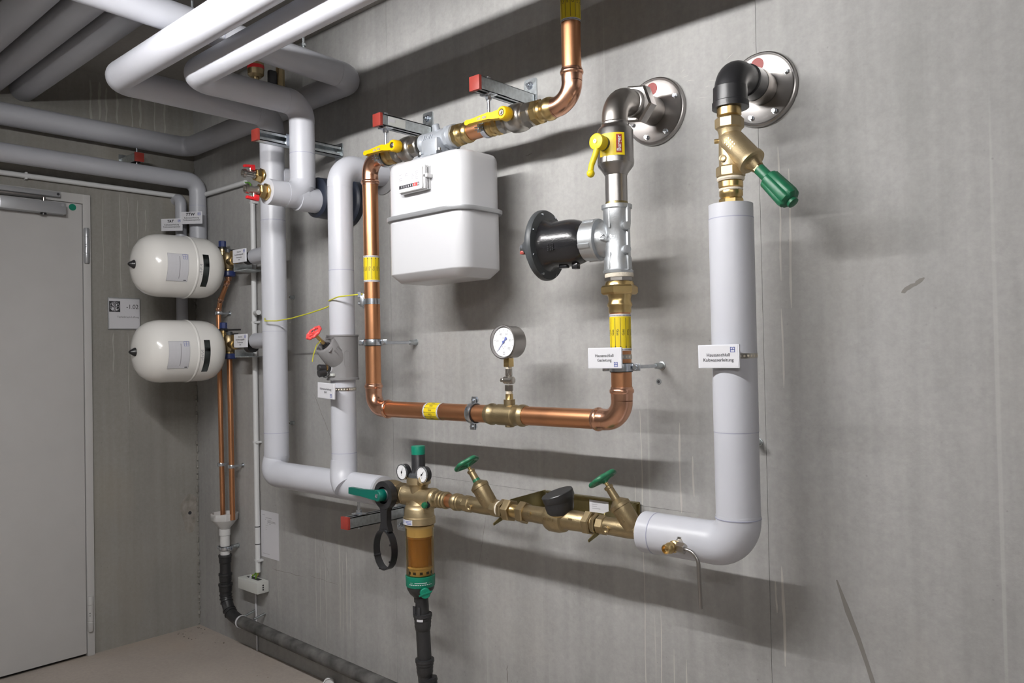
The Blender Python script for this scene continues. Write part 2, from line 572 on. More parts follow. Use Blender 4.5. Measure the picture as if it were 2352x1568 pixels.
for z0, z1, mm in ((1.81, 1.975, 'silver'), (0.112, 0.274, 'door')):
    h = MB()
    yh, xh = -0.533, 0.022
    L = z1 - z0
    h.lathe((xh, yh, z0), EZ, [(0, 0.009), (0.006, 0.0125), (L * 0.27, 0.0125), (L * 0.27 + .001, 0.011), (L * 0.27 + .004, 0.011), (L * 0.275 + .004, 0.0125), (L * 0.73, 0.0125), (L * 0.73 + .001, 0.011), (L * 0.73 + .004, 0.011), (L * 0.735 + .004, 0.0125), (L - .005, 0.0125), (L, 0.010)], 20)
    h.box((xh - 0.012, yh - 0.006, (z0 + z1) / 2), (0.012, 0.012, L * 0.9))
    hg = T.part('hinge', h, mm)
    h = MB()
    for dz in (-0.006, 0.006):
        h.lathe((xh + 0.0105, yh - 0.006, (z0 + z1) / 2 + dz), (1, -0.5, 0), [(0, 0.0022), (0.0012, 0.0022)], 8)
    T.part('set_screw', h, 'ink', hg)
# closer with slide rail
c = T.part('door_closer', MB().box((0.045, -0.765, 2.046), (0.052, 0.262, 0.052), bev=0.004), 'silver', label='silver overhead door closer')
T.part('closer_valve', MB().cyl((0.045, -0.72, 2.012), (0.045, -0.72, 2.022), 0.012, 16), 'black', c)
T.part('closer_mark', MB().add([V((0.0716, -0.655, 2.055)), V((0.0716, -0.645, 2.055)), V((0.0716, -0.645, 2.066)), V((0.0716, -0.655, 2.066))], [(0, 1, 2, 3)]), 'greyink', c)
r = T.part('slide_rail', MB().box((0.035, -0.90, 2.112), (0.026, 0.50, 0.022), bev=0.002), 'silver')
T.part('rail_end_screw', MB().cyl((0.047, -0.660, 2.112), (0.0495, -0.660, 2.112), 0.006, 14), 'ink', r)
T.part('closer_arm', MB().box((0.05, -0.86, 2.092), (0.016, 0.29, 0.007), bev=0.001).cyl((0.05, -0.72, 2.07), (0.05, -0.72, 2.095), 0.008, 14), 'steel', r)
T.part('green_dot', MB().cyl((0.0165, -0.590, 2.066), (0.0180, -0.590, 2.066), 0.0155, 24), 'ring_green', label='round green marker dot')

# ---------------------------------------------------------------- lamps (the tube batten and an added fill batten)
for k, (x, y, z, L, s) in enumerate(LAMPS):
    T = Thing('tube_lamp', ['white batten lamp hung under the ceiling before the gas meter', 'added white fill batten lamp behind the viewer, out of view'][k], 'lamp', (x, y, z), 'batten lamps of the plant room')
    mb = MB().prism([(-0.10, 0.026), (-0.097, 0.026), (-0.035, 0.03), (0.035, 0.03), (0.097, 0.026), (0.10, 0.026), (0.06, 0.085), (-0.06, 0.085)], (x - L / 2 - 0.03, y, z), EY, EZ, L + 0.06)
    T.part('housing', mb, 'white')
    me = emit('lamp_tube_%d' % k, (1.0, 0.985, 0.97), s)
    T.part('tube', MB().cyl((x - L / 2, y, z), (x + L / 2, y, z), 0.013, 16), me)
    T.part('socket', MB().box((x - L / 2 - 0.008, y, z + 0.008), (0.018, 0.03, 0.05), bev=0.003), 'white')
    T.part('socket', MB().box((x + L / 2 + 0.008, y, z + 0.008), (0.018, 0.03, 0.05), bev=0.003), 'white')
    for dx in (-0.4, 0.4):
        T.part('hanger_rod', MB().cyl((x + dx, y, z + 0.08), (x + dx, y, ZC), 0.004, 10), 'galv')

# ================================================================ insulated pipes
def ins_pipe(T, pts, r, R, m='pvc', cuts=(), ends=(False, False), names=('jacket_section', 'elbow')):
    """white jacketed pipe: straight sections and elbows are separate jackets with a visible lap"""
    pts = [V(p) for p in pts]
    n = len(pts)
    trims = [0.0] * n
    for k in range(1, n - 1):
        d1, d2 = (pts[k] - pts[k - 1]).normalized(), (pts[k + 1] - pts[k]).normalized()
        RR = R[k - 1] if isinstance(R, (list, tuple)) else R
        trims[k] = RR * math.tan(d1.angle(d2) / 2)
        a = arc_pts(pts[k], d1, d2, RR, 14)
        a = [a[0] - d1 * 0.012] + a + [a[-1] + d2 * 0.012]
        T.part(names[1], MB().tube(a, r * 1.014, 32), m)
    for k in range(n - 1):
        d = (pts[k + 1] - pts[k]).normalized()
        a = pts[k] + d * trims[k]
        b = pts[k + 1] - d * trims[k + 1]
        L = (b - a).length
        if L < 0.004:
            continue
        cs = [0.0] + [c for kk, c in cuts if kk == k] + [1.0]
        for i in range(len(cs) - 1):
            p = a + (b - a) * cs[i]
            q = a + (b - a) * cs[i + 1]
            rr = r * (1.0 if i % 2 == 0 else 1.011)
            sec = T.part(names[0], MB().cyl(p, q, rr, 32), m)
            if i > 0:
                T.part('lap_line', MB().lathe(p - d * 0.0006, d, [(0, rr * 1.004), (0.0022, rr * 1.004)], 32), 'seam', sec)

# A: the tall pipe left, with its run to the room and the bottom branch
AX, AY, AR = 1.04, -0.176, 0.0495
T = Thing('insulated_pipe', 'tall white jacketed pipe left of the riser, from ceiling down to the filter', 'pipe', (AX, AY, 0.84))
ins_pipe(T, [(6.2, -0.797, 2.354), (AX, -0.797, 2.354), (AX, AY, 2.354), (AX, AY, 0.955)], AR, 0.062, cuts=[(0, 0.5), (2, 0.28), (2, 0.62), (2, 0.93)])
# bottom: swing out and run to the filter
b0 = V((AX, AY, 0.955))
a1 = arc_pts((AX - 0.010, AY - 0.024, 0.884), V((-0.10, -0.42, -1)), V((1, 0.0, 0)), 0.060, 14)
T.part('elbow', MB().tube([b0, b0 - EZ * 0.004] + a1 + [a1[-1] + EX * 0.012], AR * 1.02, 32), 'pvc')
T.part('jacket_section', MB().cyl(a1[-1], (1.752, -0.2, 0.884), 0.0515, 32), 'pvc')
T.part('end_collar', MB().lathe((1.752, -0.2, 0.884), EX, [(0, 0.0518), (0.012, 0.0518), (0.0125, 0.050), (0.0125, 0.03)], 32), 'pvc_dark')
# cross stub: branch to the wall and to the drain tap
T.part('branch_jacket', MB().cyl((AX, AY + 0.03, 2.10), (AX, -0.001, 2.10), 0.046, 28), 'pvc')
for z in (1.797, 1.430):
    T.part('branch_jacket', MB().cyl((AX - 0.040, -0.145, z), (AX - 0.235, -0.125, z), 0.034, 28), 'pvc_dark')

# B: second pipe in front of it
BX, BY, BR = 1.33, -0.222, 0.0475
T = Thing('insulated_pipe', 'white jacketed pipe hung on a red-capped rail, ending at a brass drain tap', 'pipe', (BX, BY, 1.94))
ins_pipe(T, [(6.2, -0.660, 2.325), (BX, -0.660, 2.325), (BX, BY, 2.325), (BX, BY, 2.0)], BR, [0.075, 0.062], cuts=[(0, 0.55), (2, 0.5)])
zb = 1.968
T.part('tee_jacket', MB().cyl((BX, -0.375, zb), (BX, BY, zb), BR * 1.0, 32).cyl((BX, -0.25, zb - 0.008), (BX, -0.06, zb - 0.008), 0.0475, 32), 'pvc')
T.part('elbow', MB().tube([(BX, BY, 2.01)] + arc_pts((BX, BY, zb), -EZ, -EY, 0.066, 12) + [(BX, BY - 0.08, zb)], BR * 1.02, 32), 'pvc')
# wall sleeve behind it
T = Thing('wall_sleeve', 'dark blue-black rubber wall sleeve behind the white jacketed pipe', 'sleeve', (BX, -0.04, 1.9))
T.part('sleeve_body', MB().lathe((BX - 0.005, 0.0, 1.975), -EY, [(0, 0.100), (0.022, 0.100), (0.026, 0.088), (0.034, 0.082), (0.085, 0.080), (0.158, 0.078), (0.163, 0.072), (0.165, 0.05)], 40), 'navy')
T.part('sleeve_band', MB().lathe((BX - 0.005, -0.060, 1.975), -EY, [(0, 0.0806), (0.001, 0.0824), (0.012, 0.0824), (0.013, 0.0800)], 40), 'galv')

# riser 2 with the grey valve shell
T = Thing('insulated_pipe', 'white jacketed riser out of the wall, carrying the grey valve shell', 'pipe', (1.545, -0.205, 0.9))
ins_pipe(T, [(1.545, 0.0, 2.052), (1.545, -0.205, 2.052), (1.545, -0.205, 0.93)], 0.0455, 0.068, cuts=[(1, 0.30), (1, 0.53), (1, 0.93)])
T.part('saddle_jacket', MB().tube([(1.545, -0.206, 0.975), (1.545, -0.209, 0.945), (1.548, -0.213, 0.925), (1.555, -0.217, 0.908), (1.566, -0.220, 0.893), (1.580, -0.221, 0.882)], 0.0478, 32), 'pvc')
T.part('wall_rosette', MB().lathe((1.545, 0, 2.052), -EY, [(0, 0.078), (0.004, 0.078), (0.006, 0.07)], 36), 'shell')

# W: the service pipe on the right
WX, WY = 3.086, -0.198
T = Thing('insulated_pipe', 'thick white jacketed pipe at right, bending at the bottom toward the water meter', 'pipe', (WX, WY, 0.83))
ins_pipe(T, [(WX, WY, 1.692), (WX, WY, 0.886), (2.826, WY, 0.886)], 0.0515, 0.062, cuts=[(0, 0.045), (0, 0.72), (1, 0.82)])
T.part('elbow_lap', MB().lathe((WX, WY, 0.952), EZ, [(0, 0.0535), (0.002, 0.0535)], 32), 'seam')
T.part('pipe_end', MB().lathe((WX, WY, 1.6915), EZ, [(0, 0.049), (0.001, 0.049), (0.001, 0.02)], 28), 'foam')

# C: loop along the wall and out into the room
T = Thing('insulated_pipe', 'grey-white pipe running along both walls in the upper corner, then out over the room', 'pipe', (0.08, -0.06, 2.37))
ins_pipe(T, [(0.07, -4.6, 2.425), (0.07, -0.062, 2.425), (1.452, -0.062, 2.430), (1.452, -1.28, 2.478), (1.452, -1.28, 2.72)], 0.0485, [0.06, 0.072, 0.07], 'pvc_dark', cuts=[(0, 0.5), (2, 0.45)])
# D: lower pipe over the door, dropping in the corner
T = Thing('insulated_pipe', 'lower grey-white pipe above the door, dropping down beside the corner', 'pipe', (0.13, -0.06, 1.6))
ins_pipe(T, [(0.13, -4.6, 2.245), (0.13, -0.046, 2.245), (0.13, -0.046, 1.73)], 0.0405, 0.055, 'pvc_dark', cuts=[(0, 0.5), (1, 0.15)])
T = Thing('insulated_pipe', 'thin grey pipe dropping in the corner behind the two white vessels', 'pipe', (0.045, -0.12, 1.2))
ins_pipe(T, [(0.0, -0.098, 2.165), (0.055, -0.098, 2.165), (0.055, -0.098, 1.38)], 0.027, 0.035, 'pvc_dark', cuts=[(1, 0.25)])
# F: three big pipes under the ceiling
for i, y in enumerate((-0.785, -0.918, -1.051)):
    T = Thing('insulated_pipe', ['innermost of three thick shaded pipes under the ceiling, nearest the pipe wall', 'middle of three thick shaded pipes under the ceiling', 'outermost of three thick shaded pipes under the ceiling, at top left'][i], 'pipe', (0.0, y, 2.570), 'thick ceiling pipes')
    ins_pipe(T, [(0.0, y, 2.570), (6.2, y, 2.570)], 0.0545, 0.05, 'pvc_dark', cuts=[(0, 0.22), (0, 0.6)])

# ================================================================ gas installation
GY = -0.2
GR = 0.0272
XL, XR, ZT, ZB = 1.717, 2.765, 2.042, 1.169

def cup(p, d, r, L, m=None):
    """press socket: bead near the open end; p is where the socket starts, d points out of the fitting"""
    return [(0, r * 1.05), (L * 0.25, r * 1.07), (L * 0.5, r * 1.07), (L * 0.58, r * 1.17), (L * 0.70, r * 1.20), (L * 0.82, r * 1.17), (L * 0.88, r * 1.09), (L, r * 1.08), (L, r * 1.0)]

def press_elbow(T, c, d1, d2, r, R=0.052, L=0.036, m='copper_new', parent=None):
    c, d1, d2 = V(c), V(d1), V(d2)
    a = arc_pts(c, d1, d2, R, 14)
    mb = MB().tube(a, r * 1.05, 28, cap=False)
    mb.lathe(a[0], -d1, cup(0, 0, r, L), 28, cap=(False, False))
    mb.lathe(a[-1], d2, cup(0, 0, r, L), 28, cap=(False, False))
    return T.part('elbow', mb, m), a[0] - d1 * L, a[-1] + d2 * L

def marker_band(T, p, d, front, r, L, arrow=1, word='Gas', turn=1, pipe=None):
    """yellow band with white rims, arrows and the word Gas, wrapped round a pipe"""
    d = V(d)
    p = V(p)
    b = T.part('marker_band', MB().lathe(p, d, [(0.004, r + 0.0008), (L - 0.004, r + 0.0008)], 32, cap=(False, False)), 'yellow_s', label='yellow gas marker band')
    for t in (0.0, L - 0.0065):
        T.part('white_rim', MB().lathe(p, d, [(t, r + 0.001), (t + 0.0065, r + 0.001)], 32, cap=(False, False)), 'paper', b)
    mb = MB()
    tx = MB()
    rr = r + 0.0013
    pitch = 0.0145
    for k in range(-3, 4):
        s0 = k * pitch
        a0, a1 = 0.009, L - 0.010
        w = 0.0005
        q = lambda ax, s: on_cyl(p, d, front, rr, ax, s)
        mb.add([q(a0, s0 - w), q(a1, s0 - w), q(a1, s0 + w), q(a0, s0 + w)], [(0, 1, 2, 3)])
        tip = (a1 + 0.004) if arrow > 0 else (a0 - 0.004)
        bs = (a1 - 0.002) if arrow > 0 else (a0 + 0.002)
        mb.add([q(bs, s0 - 0.0018), q(bs, s0 + 0.0018), q(tip, s0)], [(0, 1, 2)])
        vs, fs = text2d(word, 0.0105, 'CENTER')
        sg = 1 if k % 2 == 0 else -1
        sm = s0 + pitch / 2
        tx.add([q(L / 2 + x * sg * turn, sm - y * sg * turn) for x, y in vs], fs)
        # small print on the white rims
    for k in range(-12, 13):
        for t in (0.002, L - 0.0045):
            mb.add([on_cyl(p, d, front, rr, t, k * 0.0036), on_cyl(p, d, front, rr, t + 0.0018, k * 0.0036), on_cyl(p, d, front, rr, t + 0.0018, k * 0.0036 + 0.0022), on_cyl(p, d, front, rr, t, k * 0.0036 + 0.0022)], [(0, 1, 2, 3)])
    T.part('arrow_print', mb, 'ink', b)
    T.part('word_print', tx, 'ink', b)

CAMD = V((3.97, -1.95, 0))
def face_dir(x, y):
    v = V((3.97 - x, -1.95 - y, 0))
    return v.normalized()

# the copper loop from the meter down, across and up to the regulator
T = Thing('copper_gas_pipe', 'U-shaped copper gas pipe running below the gas meter to the regulator', 'pipe', (2.24, GY, ZB))
_, e1, v1 = press_elbow(T, (XL, GY, ZT), -EX, -EZ, GR)
_, v2, h1 = press_elbow(T, (XL, GY, ZB), -EZ, EX, GR)
_, h2, u1 = press_elbow(T, (XR, GY, ZB), EX, EZ, GR)
T.part('pipe', MB().cyl(v1 + EZ * 0.02, v2 - EZ * 0.02, GR, 32), 'copper')
T.part('pipe', MB().cyl(h1 - EX * 0.02, (2.300, GY, ZB), GR, 32), 'copper')
T.part('pipe', MB().cyl((2.405, GY, ZB), h2 + EX * 0.02, GR, 32), 'copper')
T.part('pipe', MB().cyl(u1 - EZ * 0.02, (XR, GY, 1.475), GR, 32), 'copper')
# tee for the gauge
mb = MB().lathe((2.276, GY, ZB), EX, [(0, GR), (0, GR * 1.08), (0.006, GR * 1.10), (0.012, GR * 1.2), (0.02, GR * 1.2), (0.026, GR * 1.07), (0.042, GR * 1.09), (0.044, GR * 1.16), (0.110, GR * 1.16), (0.112, GR * 1.09), (0.128, GR * 1.07), (0.134, GR * 1.2), (0.142, GR * 1.2), (0.148, GR * 1.10), (0.154, GR * 1.08), (0.154, GR)], 32, cap=(False, False))
mb.cyl((2.363, GY, ZB + 0.01), (2.363, GY, ZB + 0.046), 0.017, 24)
mb.hexa((2.363, GY, ZB - 0.036), (2.363, GY, ZB - 0.022), 0.013, seg=8)
T.part('press_tee', mb, 'bronze')
marker_band(T, (XL, GY, 1.612), EZ, face_dir(XL, GY), GR, 0.092, 1)
marker_band(T, (2.003, GY, ZB), EX, V((0, -0.9, 0.45)), GR, 0.072, -1)
marker_band(T, (XR, GY, 1.352), EZ, face_dir(XR, GY), GR, 0.096, -1)

def clamp_ring(T, p, axis, r, w=0.02, ears=None, parent=None, m='zinc'):
    """two-shell pipe clamp with rubber lining; ears: direction of the screw lugs"""
    p, axis = V(p), V(axis).normalized()
    ears = V(ears).normalized()
    q = T.part('clamp', MB().lathe(p - axis * w / 2, axis, [(0, r + 0.003), (0, r + 0.0055), (w * 0.3, r + 0.0065), (w * 0.7, r + 0.0065), (w, r + 0.0055), (w, r + 0.003)], 32, cap=(False, False)), m, parent)
    T.part('rubber_lining', MB().lathe(p - axis * (w / 2 + 0.002), axis, [(0, r + 0.0002), (0, r + 0.003), (w + 0.004, r + 0.003), (w + 0.004, r + 0.0002)], 32, cap=(False, False)), 'rubber', q)
    side = axis.cross(ears).normalized()
    for sg in (-1, 1):
        c = p + ears * sg * (r + 0.014)
        R = Matrix((ears, side, axis)).transposed()
        mb = MB()
        for o in (-0.0035, 0.0035):
            mb.box(c + side * o, (0.020, 0.0028, w * 0.95), R, 0.001)
        T.part('lug', mb, m, q)
        mb = MB().cyl(c - side * 0.010, c + side * 0.012, 0.0032, 10).hexa(c - side * 0.0125, c - side * 0.006, 0.006)
        T.part('lug_screw', mb, 'zinc', q)
    return q

def wall_clamp(name, label, p, axis, r, ears, back=EY, wall=0.0, m='zinc', rod=0.005, w=0.02, group=None):
    p = V(p)
    T = Thing(name, label, 'clamp', p, group)
    clamp_ring(T, p, axis, r, w, ears, m=m)
    a = p + EY * (r + 0.006)
    T.part('threaded_rod', MB().cyl(a, (p.x, wall - 0.03, p.z), rod, 12).hexa(a, a + EY * 0.012, 0.0085), 'zinc')
    T.part('wall_plug', MB().lathe((p.x, wall, p.z), -EY, [(0, 0.012), (0.003, 0.012), (0.004, 0.0095), (0.03, 0.0085), (0.034, 0.006)], 16), 'galv')
    return T

wall_clamp('pipe_clamp', 'zinc clamp on a wall rod round the left copper riser under the gas meter', (XL, GY, 1.400), EZ, GR, (0.85, 0.5, 0))
wall_clamp('pipe_clamp', 'zinc clamp on a wall rod round the right copper riser below the gas label', (XR, GY, 1.308), EZ, GR, (1, 0.25, 0))
T = wall_clamp('pipe_clamp', 'rubber-lined zinc clamp round the horizontal copper pipe left of the gauge', (2.213, GY, ZB), EX, GR, (0, 0.1, 1))

# earthing strap with the green-yellow wire
T = Thing('earth_clamp', 'bright metal earthing strap with screw terminal on the left copper riser', 'clamp', (XL, GY, 1.545))
T.part('strap', MB().lathe((XL, GY, 1.534), EZ, [(0, GR + 0.0003), (0, GR + 0.0012), (0.020, GR + 0.0012), (0.020, GR + 0.0003)], 32, cap=(False, False)), 'zinc')
fd = V((-0.82, -0.57, 0))
c = V((XL, GY, 1.546)) + fd * (GR + 0.008)
Rz = Matrix.Rotation(math.atan2(fd.y, fd.x), 3, 'Z')
T.part('terminal_block', MB().box(c, (0.012, 0.022, 0.038), Rz, 0.002).box(c - fd * 0.006, (0.006, 0.016, 0.05), Rz, 0.001), 'zinc')
for dz in (0.018, -0.006, 0.03):
    T.part('terminal_screw', MB().hexa(c + fd * 0.004 + EZ * dz, c + fd * 0.016 + EZ * dz, 0.0055), 'zinc')
mb = MB().tube(path([c + EZ * 0.026, (1.60, -0.262, 1.566), (1.532, -0.2535, 1.556)], 0.05, 6), 0.0024, 8)
single('earth_wire', mb, 'cable', 'green-yellow wire between the riser and the earthing strap', 'wire', c + EZ * 0.026)
a = V((AX + 0.012, AY - 0.0515, 1.515))
mb = MB().tube([a, a + V((0.03, -0.018, -0.012)), (1.12, -0.215, 1.502), (1.24, -0.225, 1.506), (1.36, -0.222, 1.520), (1.45, -0.215, 1.535), (1.515, -0.205, 1.552)], 0.0024, 8)
single('earth_wire', mb, 'cable', 'green-yellow wire sagging between the tall pipe and the riser', 'wire', a)

# ---------------------------------------------------------------- yellow ball valves
def ball_valve(xc, label):
    x0 = xc - 0.065
    T = Thing('ball_valve', label, 'valve', (xc, GY, ZT - 0.045), 'yellow-handled gas valves')
    prof = [(0.0, 0.029), (0.002, 0.0335), (0.022, 0.0335), (0.026, 0.030), (0.032, 0.032), (0.045, 0.0405), (0.058, 0.0425), (0.075, 0.0425), (0.088, 0.040), (0.092, 0.037), (0.094, 0.033), (0.100, 0.0325)]
    T.part('valve_body', MB().lathe((x0, GY, ZT), EX, prof, 32), 'nickel')
    T.part('end_nut', MB().hexa((x0 + 0.001, GY, ZT), (x0 + 0.024, GY, ZT), 0.0335, seg=8), 'nickel')
    T.part('end_nut', MB().hexa((x0 + 0.098, GY, ZT), (x0 + 0.128, GY, ZT), 0.0345, seg=8), 'nickel')
    xs = x0 + 0.066
    T.part('stem', MB().cyl((xs, GY - 0.038, ZT), (xs, GY - 0.058, ZT), 0.012, 20), 'nickel')
    h = MB().lathe((xs, GY - 0.046, ZT), -EY, [(0, 0.019), (0.004, 0.021), (0.026, 0.0195), (0.030, 0.017), (0.030, 0.011), (0.024, 0.010)], 24)
    out = [(-0.005, 0.016), (-0.045, 0.012), (-0.052, 0.0145), (-0.130, 0.008), (-0.142, 0.010), (-0.150, 0.007), (-0.152, 0.0), (-0.150, -0.006), (-0.142, -0.009), (-0.130, -0.006), (-0.052, -0.0085), (-0.045, -0.010), (-0.005, -0.017)]
    pts = []
    n = len(out)
    vs, fs = [], []
    for x, z in out:
        yy = GY - 0.056 if x > -0.048 else GY - 0.060
        vs += [V((xs + x, yy - 0.016, ZT + z * 0.85)), V((xs + x, yy, ZT + z))]
    fs.append(tuple(2 * i for i in range(n)))
    fs.append(tuple(2 * i + 1 for i in range(n - 1, -1, -1)))
    for i in range(n):
        j = (i + 1) % n
        fs.append((2 * i, 2 * i + 1, 2 * j + 1, 2 * j))
    h.add(vs, fs)
    hd = T.part('handle', h, 'yellow', label='yellow lever handle')
    T.part('handle_screw', MB().hexa((xs, GY - 0.068, ZT), (xs, GY - 0.0765, ZT), 0.0085).cyl((xs, GY - 0.0765, ZT), (xs, GY - 0.080, ZT), 0.004, 10), 'nickel', hd)
    mb = MB()
    for k in range(7):
        if k != 3:
            bar(mb, -0.098 + k * 0.0055, -0.003, -0.098 + k * 0.0055 + 0.0035, 0.004, (xs, GY - 0.0766, ZT), EX, EZ)
    T.part('handle_print', mb, 'greyink', hd)
    return T, x0

def press_coupling(T, x0, x1, rev=False, name='press_coupling', m='brass'):
    """brass adapter: hexagon, then a press socket"""
    L = x1 - x0
    p, d = (V((x0, GY, ZT)), EX) if not rev else (V((x1, GY, ZT)), -EX)
    q = T.part(name, MB().lathe(p, d, [(0, 0.026), (0, 0.0300), (L * .36, 0.030), (L * .4, 0.0285), (L * .55, 0.0285), (L * .62, 0.0325), (L * .75, 0.0335), (L * .85, 0.0325), (L * .9, 0.0295), (L, 0.0293), (L, 0.0272)], 32, cap=(False, False)), m)
    T.part('hexagon', MB().hexa(p, p + d * L * .36, 0.0335, seg=8), m, q)

T, x0 = ball_valve(1.930, 'yellow-handled gas ball valve left of the meter head')
press_coupling(T, 1.800, 1.866, True)
T, x0 = ball_valve(2.422, 'yellow-handled gas ball valve right of the meter head')
press_coupling(T, 2.300, 2.358, True)
press_coupling(T, 2.485, 2.560)
# riser to the ceiling
T = Thing('copper_gas_pipe', 'copper gas riser going up through the ceiling', 'pipe', (2.622, GY, ZT))
_, q0, q1 = press_elbow(T, (2.622, GY, ZT), EX, EZ, GR, 0.058)
T.part('pipe', MB().cyl(q1 - EZ * 0.02, (2.622, GY, ZC), GR, 32), 'copper')
marker_band(T, (2.622, GY, 2.262), EZ, face_dir(2.622, GY), GR, 0.11, 1)
# short piece by the meter head
T = Thing('copper_gas_pipe', 'short copper gas pipe between meter head and right yellow valve', 'pipe', (2.26, GY, ZT - GR))
T.part('pipe', MB().cyl((2.190, GY, ZT), (2.310, GY, ZT), GR, 32), 'copper')
press_coupling(T, 2.160, 2.228)

# ---------------------------------------------------------------- gas meter
MX, MY = 2.092, -0.2
T = Thing('gas_meter', 'white gas meter with a grey casting on top and a small counter', 'meter', (MX, MY, 1.60))
def shell(zs, w, d, rad):
    """stack of rounded-rectangle rings: zs = (z, inset)"""
    n = 10
    vs, fs = [], []
    for z, ins in zs:
        for x, y in rrect(w - 2 * ins, d - 2 * ins, max(rad - ins, 0.004), n):
            vs.append(V((MX + x, MY + y, z)))
    m = 4 * (n + 1)
    for k in range(len(zs) - 1):
        for i in range(m):
            j = (i + 1) % m
            fs.append((k * m + i, k * m + j, (k + 1) * m + j, (k + 1) * m + i))
    fs.append(tuple(range(m - 1, -1, -1)))
    fs.append(tuple((len(zs) - 1) * m + i for i in range(m)))
    return MB().add(vs, fs)
W_, D_ = 0.362, 0.196
zr = 1.795
T.part('lower_case', shell([(1.586, 0.034), (1.588, 0.029), (1.6105, 0.003), (1.613, 0.0005), (1.615, 0.0), (zr, 0.0)], W_, D_, 0.054), 'meter')
T.part('upper_case', shell([(zr, 0.0005), (1.950, 0.0), (1.961, 0.002), (1.969, 0.008), (1.972, 0.018)], W_, D_, 0.058), 'meter')
T.part('rim', shell([(zr - 0.009, -0.002), (zr - 0.009, -0.012), (zr - 0.004, -0.0145), (zr + 0.003, -0.0145), (zr + 0.005, -0.008), (zr + 0.006, 0.0)], W_, D_, 0.06), 'silver')
# connection head
hx = MX
mb = MB().lathe((2.008, MY, ZT), EX, [(0, 0.030), (0.0, 0.034), (0.012, 0.035), (0.016, 0.033), (0.045, 0.034), (0.10, 0.034), (0.135, 0.033), (0.139, 0.037), (0.150, 0.037), (0.152, 0.032)], 32)
mb.lathe((2.083, MY, ZT), -EZ, [(0, 0.034), (0.02, 0.037), (0.05, 0.040), (0.064, 0.043)], 28)
mb.box((2.083, MY - 0.02, ZT - 0.03), (0.075, 0.06, 0.055), bev=0.008)
hd = T.part('connection_head', mb, 'head')
T.part('head_lug', MB().cyl((2.080, MY - 0.01, ZT + 0.028), (2.080, MY - 0.018, ZT + 0.050), 0.012, 18, ch=0.003), 'head', hd)
T.part('head_nut', MB().hexa((2.127, MY, ZT), (2.148, MY, ZT), 0.0375, seg=8), 'head', hd)
T.part('flange_ring', MB().lathe((2.045, MY - 0.01, 1.970), EZ, [(0, 0.062), (0.008, 0.062), (0.010, 0.058), (0.018, 0.054)], 36), 'head')
for dx, dy in ((0.055, -0.055), (-0.03, -0.058)):
    T.part('head_bolt', MB().hexa((2.083 + dx, MY + dy, 1.972), (2.083 + dx, MY + dy, 1.990), 0.0085).cyl((2.083 + dx, MY + dy, 1.985), (2.083 + dx, MY + dy, 1.998), 0.005, 12), 'zinc')
T.part('head_lever', MB().tube([(2.128, MY + 0.03, 1.965), (2.128, MY + 0.03, 2.006), (2.150, MY + 0.02, 2.012)], 0.004, 8), 'galv')
mb = MB()
for k in range(5):
    mb.box((2.042 + 0.009 * k, MY - 0.034, ZT + 0.006 - 0.003 * (k % 3)), (0.004, 0.004, 0.022 - 0.004 * (k % 2)), Matrix.Rotation(0.35, 3, 'Y'))
T.part('cast_lettering', mb, 'head', hd)
# counter box
BEFORE = set(bpy.data.objects)
yf = MY - D_ / 2
ox, oz = 2.076, 1.897
cb = T.part('counter', MB().prism(rrect(0.098, 0.070, 0.006), (ox, yf + 0.006, oz), EX, EZ, 0.030, 0.985), 'white')
T.part('counter_step', MB().box((ox + 0.003, yf - 0.008, oz - 0.002), (0.104, 0.012, 0.070), bev=0.002), 'white', cb)
T.part('counter_grip', MB().box((ox + 0.050, yf - 0.008, oz + 0.004), (0.026, 0.026, 0.012), bev=0.002), 'white', cb)
for k in range(3):
    T.part('counter_rib', MB().box((ox + 0.052, yf - 0.0185 + k * 0.0085, oz + 0.001), (0.006, 0.005, 0.074), bev=0.001), 'white', cb)
yp = yf - 0.0246
f = MB()
bar(f, -0.044, -0.031, 0.040, 0.029, (ox, yp, oz), EX, EZ)
fp = T.part('counter_plate', f, 'paper', cb)
f = MB()
for (x0_, y0_, x1_, y1_) in ((-0.044, 0.0283, 0.040, 0.029), (-0.044, -0.031, -0.0434, 0.029)):
    bar(f, x0_, y0_, x1_, y1_, (ox, yp - 0.0002, oz), EX, EZ)
for r_ in range(5):
    y_ = 0.021 - r_ * 0.006
    for (a_, b_) in ((-0.040, -0.026), (-0.018, -0.004), (0.008, 0.020), (0.023, 0.035)):
        if random.random() < 0.75:
            bar(f, a_, y_, b_ - random.uniform(0, 0.006), y_ + 0.0016, (ox, yp - 0.0002, oz), EX, EZ)
T.part('plate_print', f, 'greyink', fp)
f = MB()
bar(f, -0.041, -0.024, 0.014, -0.013, (ox, yp - 0.0004, oz), EX, EZ)
bar(f, 0.030, -0.024, 0.038, -0.013, (ox, yp - 0.0004, oz), EX, EZ)
T.part('roller_window', f, 'ink', fp)
f = MB()
bar(f, 0.014, -0.024, 0.030, -0.013, (ox, yp - 0.0004, oz), EX, EZ)
T.part('roller_window', f, 'red_wheel', fp)
f = MB()
for k in range(7):
    x_ = -0.031 + k * 0.0085
    bar(f, x_, -0.0215, x_ + 0.0022, -0.0155, (ox, yp - 0.0006, oz), EX, EZ)
bar(f, 0.031, -0.022, 0.036, -0.0155, (ox, yp - 0.0006, oz), EX, EZ)
T.part('roller_digits', f, 'paper', fp)

cc = V((ox, yf, oz)) - T.loc
for ob in set(bpy.data.objects) - BEFORE:
    for vv_ in ob.data.vertices:
        d_ = vv_.co - cc
        vv_.co = cc + V((d_.x * 1.22, d_.y * 1.15, d_.z * 0.98))

